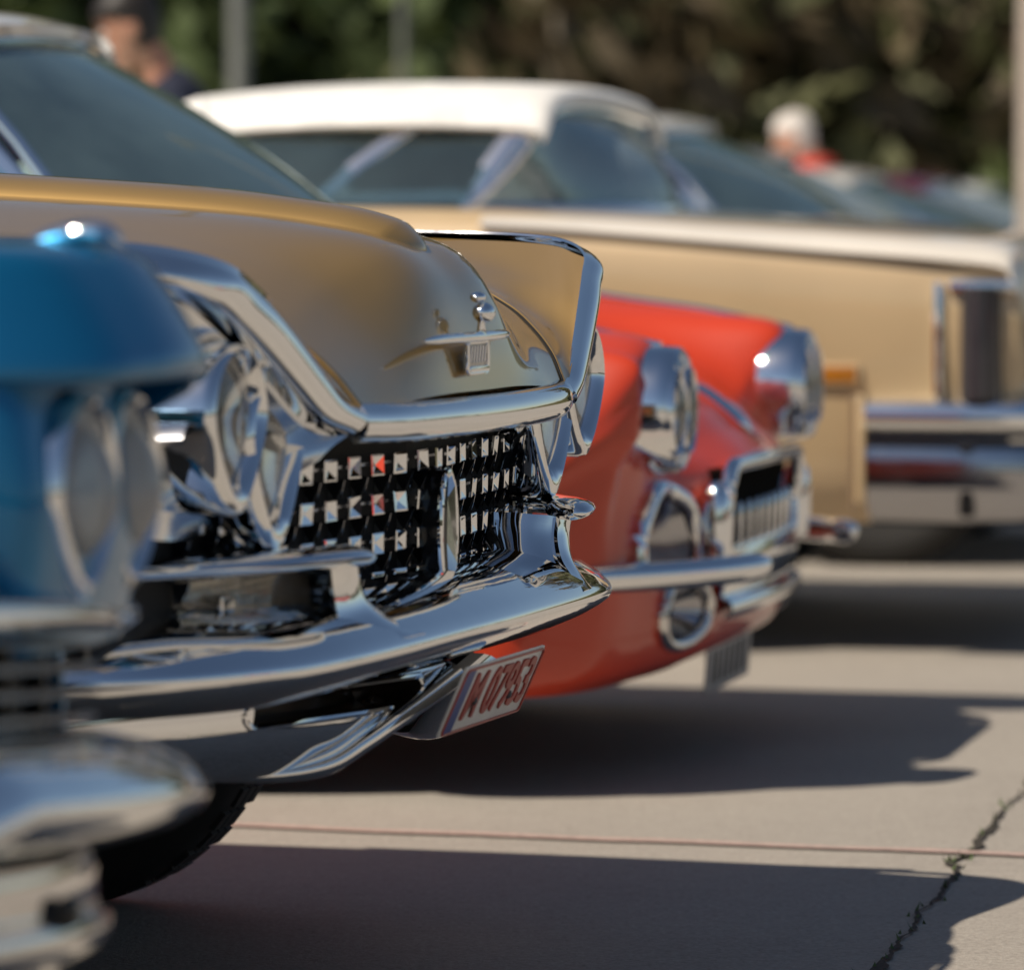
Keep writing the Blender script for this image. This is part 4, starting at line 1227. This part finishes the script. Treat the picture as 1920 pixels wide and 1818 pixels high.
# ================================================================== TAN CAR WITH WHITE ROOF
TAN = thing("parked_car", (1.332, 12.13, 0), 13.0,
            "long tan car with a white roof, amber side marker and heavy chrome corner bumper", "car", "classic cars parked side by side")
def tan_loft(st, n):
    ctrl = []
    for x, zc, zs, hw, zb, _ in st:
        half = [(0, zc), (hw * .5, zc - .004), (hw * .86, zs + .006), (hw * .955, zs - .018), (hw * .995, zs - .075), (hw * 1.004, zs - .19), (hw * .985, (zs + zb) / 2 - .05), (hw * .945, zb + .09), (hw * .88, zb)]
        ctrl.append([(x, -y, z) for y, z in reversed(half[1:])] + [(x, y, z) for y, z in half])
    return patch(ctrl, n, 4)
P = tan_loft([(-.005, .80, .80, .90, .52, .985), (-.02, .872, .868, .925, .42, .985), (-.05, .905, .892, .938, .33, .985), (-.2, .925, .915, .947, .30, .985), (-.5, .945, .936, .955, .29, .985), (-1.0, .975, .965, .96, .29, .985), (-1.35, .985, .98, .962, .29, .985), (-2.4, .965, .985, .965, .29, .985), (-3.6, .96, .97, .95, .29, .985), (-4.6, .95, .95, .93, .32, .985), (-5.0, .86, .87, .9, .4, .985)], 6)
MB().grid(P).build("body_shell", M['tan'], TAN, sharp=55)
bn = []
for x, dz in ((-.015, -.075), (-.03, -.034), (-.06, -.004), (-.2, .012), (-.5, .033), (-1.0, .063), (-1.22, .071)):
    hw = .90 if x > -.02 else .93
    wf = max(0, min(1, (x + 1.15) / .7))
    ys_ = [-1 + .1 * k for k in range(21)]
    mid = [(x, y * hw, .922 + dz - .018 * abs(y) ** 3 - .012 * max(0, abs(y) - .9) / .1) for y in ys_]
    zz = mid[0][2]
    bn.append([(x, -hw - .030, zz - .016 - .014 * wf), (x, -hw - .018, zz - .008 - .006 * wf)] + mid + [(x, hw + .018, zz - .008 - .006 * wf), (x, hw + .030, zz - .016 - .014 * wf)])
MB().slab(patch(bn, 4, 1), .010).build("bonnet", M['cream'], TAN, sharp=50)  # cream colour stands in for sky and sun reflected on the tan top surfaces
MB().box((-.03, 0, .60), (.05, 1.66, .40), .02).build("front_panel", M['black_gloss'], TAN)
for k in range(14):
    MB().box((.0, -.52 + .08 * k, .66), (.02, .012, .24), .003).build("grille_bar", M['chrome_dull'], TAN)
for s in (-1, 1):
    cap_ = MB()
    cap_.sweep([(-.105, s * .915, .568), (-.105, s * .915, .69), (-.105, s * .912, .812)], [(.078 * cos(a), .050 * sin(a)) for a in [2 * pi * k / 24 for k in range(24)]], up=(1, 0, 0), side=None)
    cap_.build("wing_cap", M['cap_dark'], TAN)
    MB().box((-.10, s * .93, .815), (.15, .07, .03), .012).build("wing_cap_trim", M['chrome'], TAN)
    MB().box((-.197, s * .945, .70), (.018, .035, .25), .006).build("wing_cap_edge", M['chrome'], TAN)
    HL = MB().lathe([(-.04, .085), (.008, .085), (.016, .078), (.006, .07), (.0, .068)], (.0, s * .76, .70), n=28).build("headlamp", M['chrome'], TAN)
    MB().lathe([(.004, .07), (.016, .05), (.022, .02), (.023, .003)], (.0, s * .76, .70), n=24).build("lens", M['lens'], HL)
    AM = MB().box((-.425, s * .9535, .622), (.10, .012, .036), .004).build("side_marker", M['amber'], TAN)
    MB().box((-.425, s * .9515, .622), (.112, .012, .046), .003).build("marker_bezel", M['tan'], AM)
    # side return of the bumper
    MB().box((-.365, s * .958, .46), (.022, .03, .24), .008).build("bumper_filler", M['tan'], TAN)
    MB().box((-.384, s * .950, .45), (.010, .02, .26), .003).build("bumper_gap", M['seat_tan'], TAN, smooth=False)
# wrap-round bumper
def wrap(prof, name, mat):
    pts = [(-.35, -.945), (-.22, -.955), (-.08, -.955), (.02, -.93), (.07, -.84), (.09, -.6), (.10, -.3), (.105, 0)]
    pts += [(x, -y) for x, y in reversed(pts[:-1])]
    path = cr([(x, y, 0) for x, y in pts], 4)
    rings = []
    for i, p in enumerate(path):
        t = (Vector(path[min(i + 1, len(path) - 1)]) - Vector(path[max(i - 1, 0)])).normalized()
        nrm = Vector((t.y, -t.x, 0))
        if nrm.x < -.2 or (abs(nrm.x) <= .2 and nrm.y * p[1] < 0): nrm = -nrm
        rings.append([(p[0] + nrm.x * a, p[1] + nrm.y * a, b_) for a, b_ in prof])
    return MB().grid(rings, cv=True, cap=True).build(name, mat, TAN, sharp=50)
wrap([(-.03, .50), (.0, .497), (.028, .505), (.04, .525), (.036, .55), (.018, .566), (-.01, .572), (-.03, .57)], "bumper_top", M['chrome'])
wrap([(-.03, .470), (.008, .470), (.010, .498), (-.03, .498)], "bumper_rubber", M['black'])
wrap([(-.07, .305), (-.06, .292), (-.03, .298), (.000, .322), (.018, .36), (.025, .40), (.024, .44), (.016, .464), (-.03, .470)], "bumper", M['chrome_dark'])
for s in (-1, 1):
    MB().box((-.13, s * .962, .395), (.035, .03, .16), .008, Matrix.Rotation(.0, 3, 'Z')).build('bumper_overrider', M['black'], TAN)
wrap([(.006, .480), (.014, .478), (.016, .486), (.006, .488)], 'bumper_bead', M['chrome'])
for x in (-1.05, -4.0):
    for y in (-.86, .86): wheel(TAN, x, y, .35, .19)
greenhouse(TAN, -.98, -1.29, -1.17, -1.16, -1.95, -2.5, .76, .62, .985, 1.255, M['vinyl'], rail=.048, splits=(.34,), zbs=.985, glass='shield_pale')
cabin(TAN, -1.32, -2.15, .78, .99, M['seat_dark'], rows=2, lo=.5)

# ================================================================== CARS FURTHER BACK
def small_car(loc, th, paint, roof, label, h=1.25, hood=.90, glassx=(-1.0, -1.2, -1.62, -1.70), seat='seat_dark', rear=-2.7, glass='shield'):
    t = thing("parked_car", loc, th, label, "car", "classic cars parked side by side")
    sh_ = hood - .05
    P = body_loft([(-.0, .60, .60, .72, .34, .96), (-.05, hood - .16, hood - .17, .78, .28, .96), (-.25, hood - .08, hood - .09, .82, .25, .96), (-.9, hood, sh_ + .01, .84, .24, .96), (-1.3, hood + .01, sh_ + .03, .85, .24, .96), (-2.2, hood, sh_ + .03, .85, .24, .96), (-3.2, hood - .02, sh_ + .02, .83, .26, .96), (-4.0, hood - .1, sh_ - .08, .76, .32, .96), (-4.15, .6, .6, .7, .4, .96)])
    MB().grid(P).build("body_shell", paint, t, sharp=60)
    b_ = MB().sweep(cr([(-.35, -.86, .42), (-.05, -.82, .42), (.06, -.5, .42), (.09, 0, .42), (.06, .5, .42), (-.05, .82, .42), (-.35, .86, .42)], 5), rrect(.02, .05, .015), up=(0, 0, 1))
    b_.build("bumper", M['chrome'], t)
    MB().box((.0, 0, .56), (.05, .9, .13), .02).build("grille", M['chrome_dark'], t)
    for s in (-1, 1):
        H_ = MB().lathe([(-.08, .10), (.02, .10), (.03, .09), (.015, .082)], (-.03, s * .62, .66), n=24).build("headlamp", M['chrome'], t)
        MB().lathe([(.015, .083), (.03, .06), (.036, .003)], (-.03, s * .62, .66), n=20).build("lens", M['lens'], H_)
    for x in (-.75, -3.2):
        for y in (-.76, .76): wheel(t, x, y, .31, .16)
    greenhouse(t, *glassx, rear, rear - .45, .72, .56, hood + .02, h, roof, rail=.05, splits=(.1, .55), glass=glass)
    cabin(t, glassx[1], glassx[1] - .75, .7, hood + .02, M[seat])
    return t
small_car((1.93, 14.86, 0), 13, M['cream'], M['white'], "cream-roofed car directly behind the tan car with the white roof, sky-blue reflections on its windscreen", 1.245, .93, (-.95, -1.22, -1.42, -1.5))
small_car((2.34, 17.66, 0), 13, M['silver'], M['silver'], "silver-roofed low car behind the cream-roofed one, next to the white-haired person", 1.185, .90, (-.95, -1.2, -1.44, -1.52), glass='shield_pale')
small_car((2.98, 19.9, 0), 12, M['black_gloss'], M['cream'], "low black car with a pale roof between the silver-roofed and the maroon car", 1.13, .86, (-1.0, -1.22, -1.6, -1.66))
small_car((3.56, 22.4, 0), 12, M['maroon'], M['maroon'], "dark maroon car with a maroon roof near the right edge, far back in the row", 1.13, .86, (-1.05, -1.28, -1.66, -1.74), glass='shield_pale')
small_car((4.25, 24.6, 0), 12, M['white'], M['white'], "white car with a pale pillar, last in the row at the right edge", 1.10, .84, (-1.2, -1.5, -1.95, -2.02))
small_car((.15, 17.6, 0), 8, M['white'], M['white'], "white car seen through the side windows of the tan car", 1.20, .90, (-.95, -1.2, -1.5, -1.6))

# ================================================================== PEOPLE
def skin_mesh(name, joints, edges, mat, parent, root=0, levels=2):
    me = bpy.data.meshes.new(name)
    me.from_pydata([j[:3] for j in joints], edges, [])
    o = link(name, me, parent)
    me.materials.append(mat)
    md = o.modifiers.new("skin", 'SKIN')
    md.use_smooth_shade = True
    for i, j in enumerate(joints):
        me.skin_vertices[0].data[i].radius = (j[3], j[4] if len(j) > 4 else j[3])
        me.skin_vertices[0].data[i].use_root = (i == root)
    sd = o.modifiers.new("subd", 'SUBSURF'); sd.levels = levels; sd.render_levels = levels
    return o

def hand(p, d, side, parent):
    """five curled fingers on a palm hanging from wrist p along d."""
    d = Vector(d).normalized(); p = Vector(p)
    sd = Vector(side).normalized(); n = d.cross(sd)
    mb = MB()
    mb.box(tuple(p + d * .045), (.026, .078, .085), .012, Matrix((n, sd, -d)).transposed())
    for k, (l, off) in enumerate(((.07, -.03), (.08, -.01), (.075, .01), (.058, .029))):
        a = p + d * .082 + sd * off
        mb.tube([tuple(a), tuple(a + d * l * .45 + n * .008), tuple(a + d * l * .8 + n * .026), tuple(a + d * l * .92 + n * .045)], [.0092, .009, .008, .0055], 8)
    a = p + d * .02 + sd * -.036
    mb.tube([tuple(a), tuple(a + d * .03 - sd * .02 + n * .01), tuple(a + d * .06 - sd * .022 + n * .022)], [.011, .010, .007], 8)
    return mb.build("hand", M['skin'], parent)

def head(parent, c, yaw, pitch, hairmat, hair='short', k=1.0, beard=False):
    H = link("head", None, parent)
    H.location = c; H.rotation_euler = (0, pitch, yaw)
    mb = MB()
    # skull lofted from level rings: (z, front, back, half width)
    prof = [(-.125, .055, -.005, .030), (-.115, .078, -.03, .045), (-.09, .090, -.055, .058), (-.055, .094, -.075, .068), (-.02, .094, -.09, .074), (.015, .093, -.098, .077), (.05, .092, -.10, .078), (.085, .078, -.092, .070), (.108, .050, -.07, .052), (.121, .018, -.035, .026)]
    rings = []
    for z, f_, b_, w in prof:
        ring = []
        for i in range(24):
            a = 2 * pi * i / 24
            ca = cos(a)
            ring.append(((f_ if ca > 0 else -b_) * ca * k, w * sin(a) * k, z * k))
        rings.append(ring)
    mb.grid(rings, cv=True, cap=True)
    mb.build("face", M['skin'], H, sharp=80)
    nz = MB().sweep([(.086 * k, 0, .02 * k), (.100 * k, 0, -.005 * k), (.112 * k, 0, -.03 * k), (.098 * k, 0, -.045 * k)], circ(.015 * k, 8), up=(0, 1, 0), scale=[.45, .75, 1, .5])
    nz.build("nose", M['skin'], H)
    for s in (-1, 1):
        MB().ball((.083 * k, s * .033 * k, .012 * k), (.012 * k, .014 * k, .009 * k), 8, 10).build("eye", M['white'], H)
        MB().ball((.0935 * k, s * .033 * k, .012 * k), (.004 * k, .006 * k, .006 * k), 6, 8).build("iris", M['hair_dark'], H)
        MB().ball((-.004 * k, s * .079 * k, -.006 * k), (.020 * k, .009 * k, .032 * k), 8, 10).build("ear", M['skin'], H)
        MB().tube([(.088 * k, s * .016 * k, .033 * k), (.090 * k, s * .034 * k, .038 * k), (.078 * k, s * .052 * k, .032 * k)], .005 * k, 6).build("eyebrow", hairmat, H)
    MB().tube([(.082 * k, -.026 * k, -.068 * k), (.093 * k, 0, -.066 * k), (.082 * k, .026 * k, -.068 * k)], [.004 * k, .008 * k, .004 * k], 8).build("mouth", M['redcloth'] if False else M['skin'], H)
    # hair cap
    rn = random.Random(4)
    rings = []
    for z, f_, b_, w in [(-.075, .0, -.082, .070), (-.05, .005, -.092, .077), (-.01, .012, -.104, .083), (.03, .035, -.112, .087), (.055, .097, -.113, .088), (.085, .090, -.105, .081), (.112, .064, -.083, .062), (.130, .025, -.04, .03)]:
        rings.append([((f_ if cos(a) > 0 else -b_) * cos(a) * k + rn.uniform(-.002, .002), w * sin(a) * k + rn.uniform(-.002, .002), z * k + rn.uniform(-.003, .003)) for a in [2 * pi * i / 28 for i in range(28)]])
    MB().grid(rings, cv=True, cap=True).build("hair", hairmat, H, sharp=80)
    return H

def person(loc, face_deg, label, top, legs, hairmat, height=1.72, lean=0.0, head_pitch=.35, collar=None, arm_fwd=.25):
    """local +x = where the person faces."""
    t = link("person", None)
    t.location = loc; t.rotation_euler = (0, 0, radians(face_deg))
    tag(t, label, "person")
    k = height / 1.72
    def L(x, z): return (x + max(0, z - .9) * math.tan(lean)) * k, (z - (max(0, z - .9) * (1 - cos(lean)))) * k
    def J(x, y, z, r1, r2=None):
        X, Z = L(x, z)
        return (X, y * k, Z, r1 * k, (r2 or r1) * k)
    ly = .095
    skin_mesh("legs", [J(0, 0, .93, .13, .15), J(0, -ly, .86, .095), J(.015, -ly - .01, .48, .062), J(-.01, -ly - .015, .09, .045), J(.10, -ly - .03, .035, .035),
                       J(0, ly, .86, .095), J(.015, ly + .01, .48, .062), J(-.01, ly + .015, .09, .045), J(.10, ly + .03, .035, .035)],
              [(0, 1), (1, 2), (2, 3), (3, 4), (0, 5), (5, 6), (6, 7), (7, 8)], legs, t)
    a = arm_fwd
    js = [J(0, 0, .95, .12, .155), J(.0, 0, 1.15, .115, .155), J(.0, 0, 1.34, .115, .17), J(-.01, 0, 1.44, .07, .085), J(-.005, 0, 1.49, .058),
          J(-.01, -.19, 1.40, .062), J(-.02 + a * .3, -.235, 1.12, .048), J(.02 + a, -.22, .90, .038),
          J(-.01, .19, 1.40, .062), J(-.02 + a * .3, .235, 1.12, .048), J(.02 + a, .22, .90, .038)]
    skin_mesh("jacket", js, [(0, 1), (1, 2), (2, 3), (3, 4), (2, 5), (5, 6), (6, 7), (2, 8), (8, 9), (9, 10)], top, t)
    for s, i in ((-1, 7), (1, 10)):
        p = js[i]
        q = js[i - 1]
        hand((p[0], p[1], p[2]), (p[0] - q[0], p[1] - q[1], p[2] - q[2]), (.3, s * -1, 0), t)
    X, Z = L(0, 1.47)
    X2, Z2 = L(.02, 1.56)
    MB().tube([(X, 0, Z - .04), (X + .3 * (X2 - X), 0, Z + .03), (X2, 0, Z2)], [.060 * k, .055 * k, .055 * k], 14).build("neck", M['skin'], t)
    if collar:
        MB().lathe([(-.05, .088), (.0, .082), (.035, .074), (.04, .06), (-.03, .06)], (X, 0, Z + .0), axis='z', n=24).build("collar", collar, t)
    X3, Z3 = L(.025, 1.625)
    head(t, (X3 + .02, 0, Z3), 0, head_pitch + lean * .5, hairmat, k=k)
    return t
person((-.86, 15.6, 0), 188, "dark-haired person in a navy jacket looking down, standing behind the white-roofed tan car", M['navy'], M['denim'], M['hair_dark'], 1.66, .34, .22)
person((1.37, 20.4, 0), 172, "white-haired person with a bright red jacket bending down among the cars at the back", M['redcloth'], M['denim'], M['hair_white'], 1.38, .36, .15, M['redcloth'])

def kneeling(loc, face_deg):
    t = link("person", None)
    t.location = loc; t.rotation_euler = (0, 0, radians(face_deg))
    tag(t, "kneeling photographer in brown clothes, seen only as a reflection in the gold bonnet", "person")
    skin_mesh("legs", [(-.18, 0, .42, .14), (-.12, -.12, .40, .10), (.22, -.15, .46, .07), (.20, -.15, .08, .05), (.32, -.15, .04, .04), (-.12, .12, .40, .10), (.10, .14, .07, .07), (-.30, .14, .07, .05), (-.42, .14, .06, .035)],
              [(0, 1), (1, 2), (2, 3), (3, 4), (0, 5), (5, 6), (6, 7), (7, 8)], M['denim'], t)
    skin_mesh("jacket", [(-.18, 0, .44, .13, .16), (-.15, 0, .66, .12, .16), (-.12, 0, .86, .12, .17), (-.10, 0, .95, .075, .085), (-.09, 0, 1.0, .055),
                         (-.11, -.20, .88, .06), (.0, -.27, .72, .048), (.16, -.13, .90, .036), (-.11, .20, .88, .06), (.0, .27, .72, .048), (.16, .13, .90, .036)],
              [(0, 1), (1, 2), (2, 3), (3, 4), (2, 5), (5, 6), (6, 7), (2, 8), (8, 9), (9, 10)], M['brown_cloth'], t)
    for s in (-1, 1):
        hand((.16, s * .13, .90), (.5, -s * .5, .5), (.3, 0, -1), t)
    head(t, (-.03, 0, 1.10), 0, .1, M['hair_dark'])
    return t
kneeling((.02, -.42, 0), 90)
small_car((11.0, 7.2, 0), 187, M['red'], M['red'], "red car parked opposite the row, seen only as reflections in the chrome", 1.3, .92)
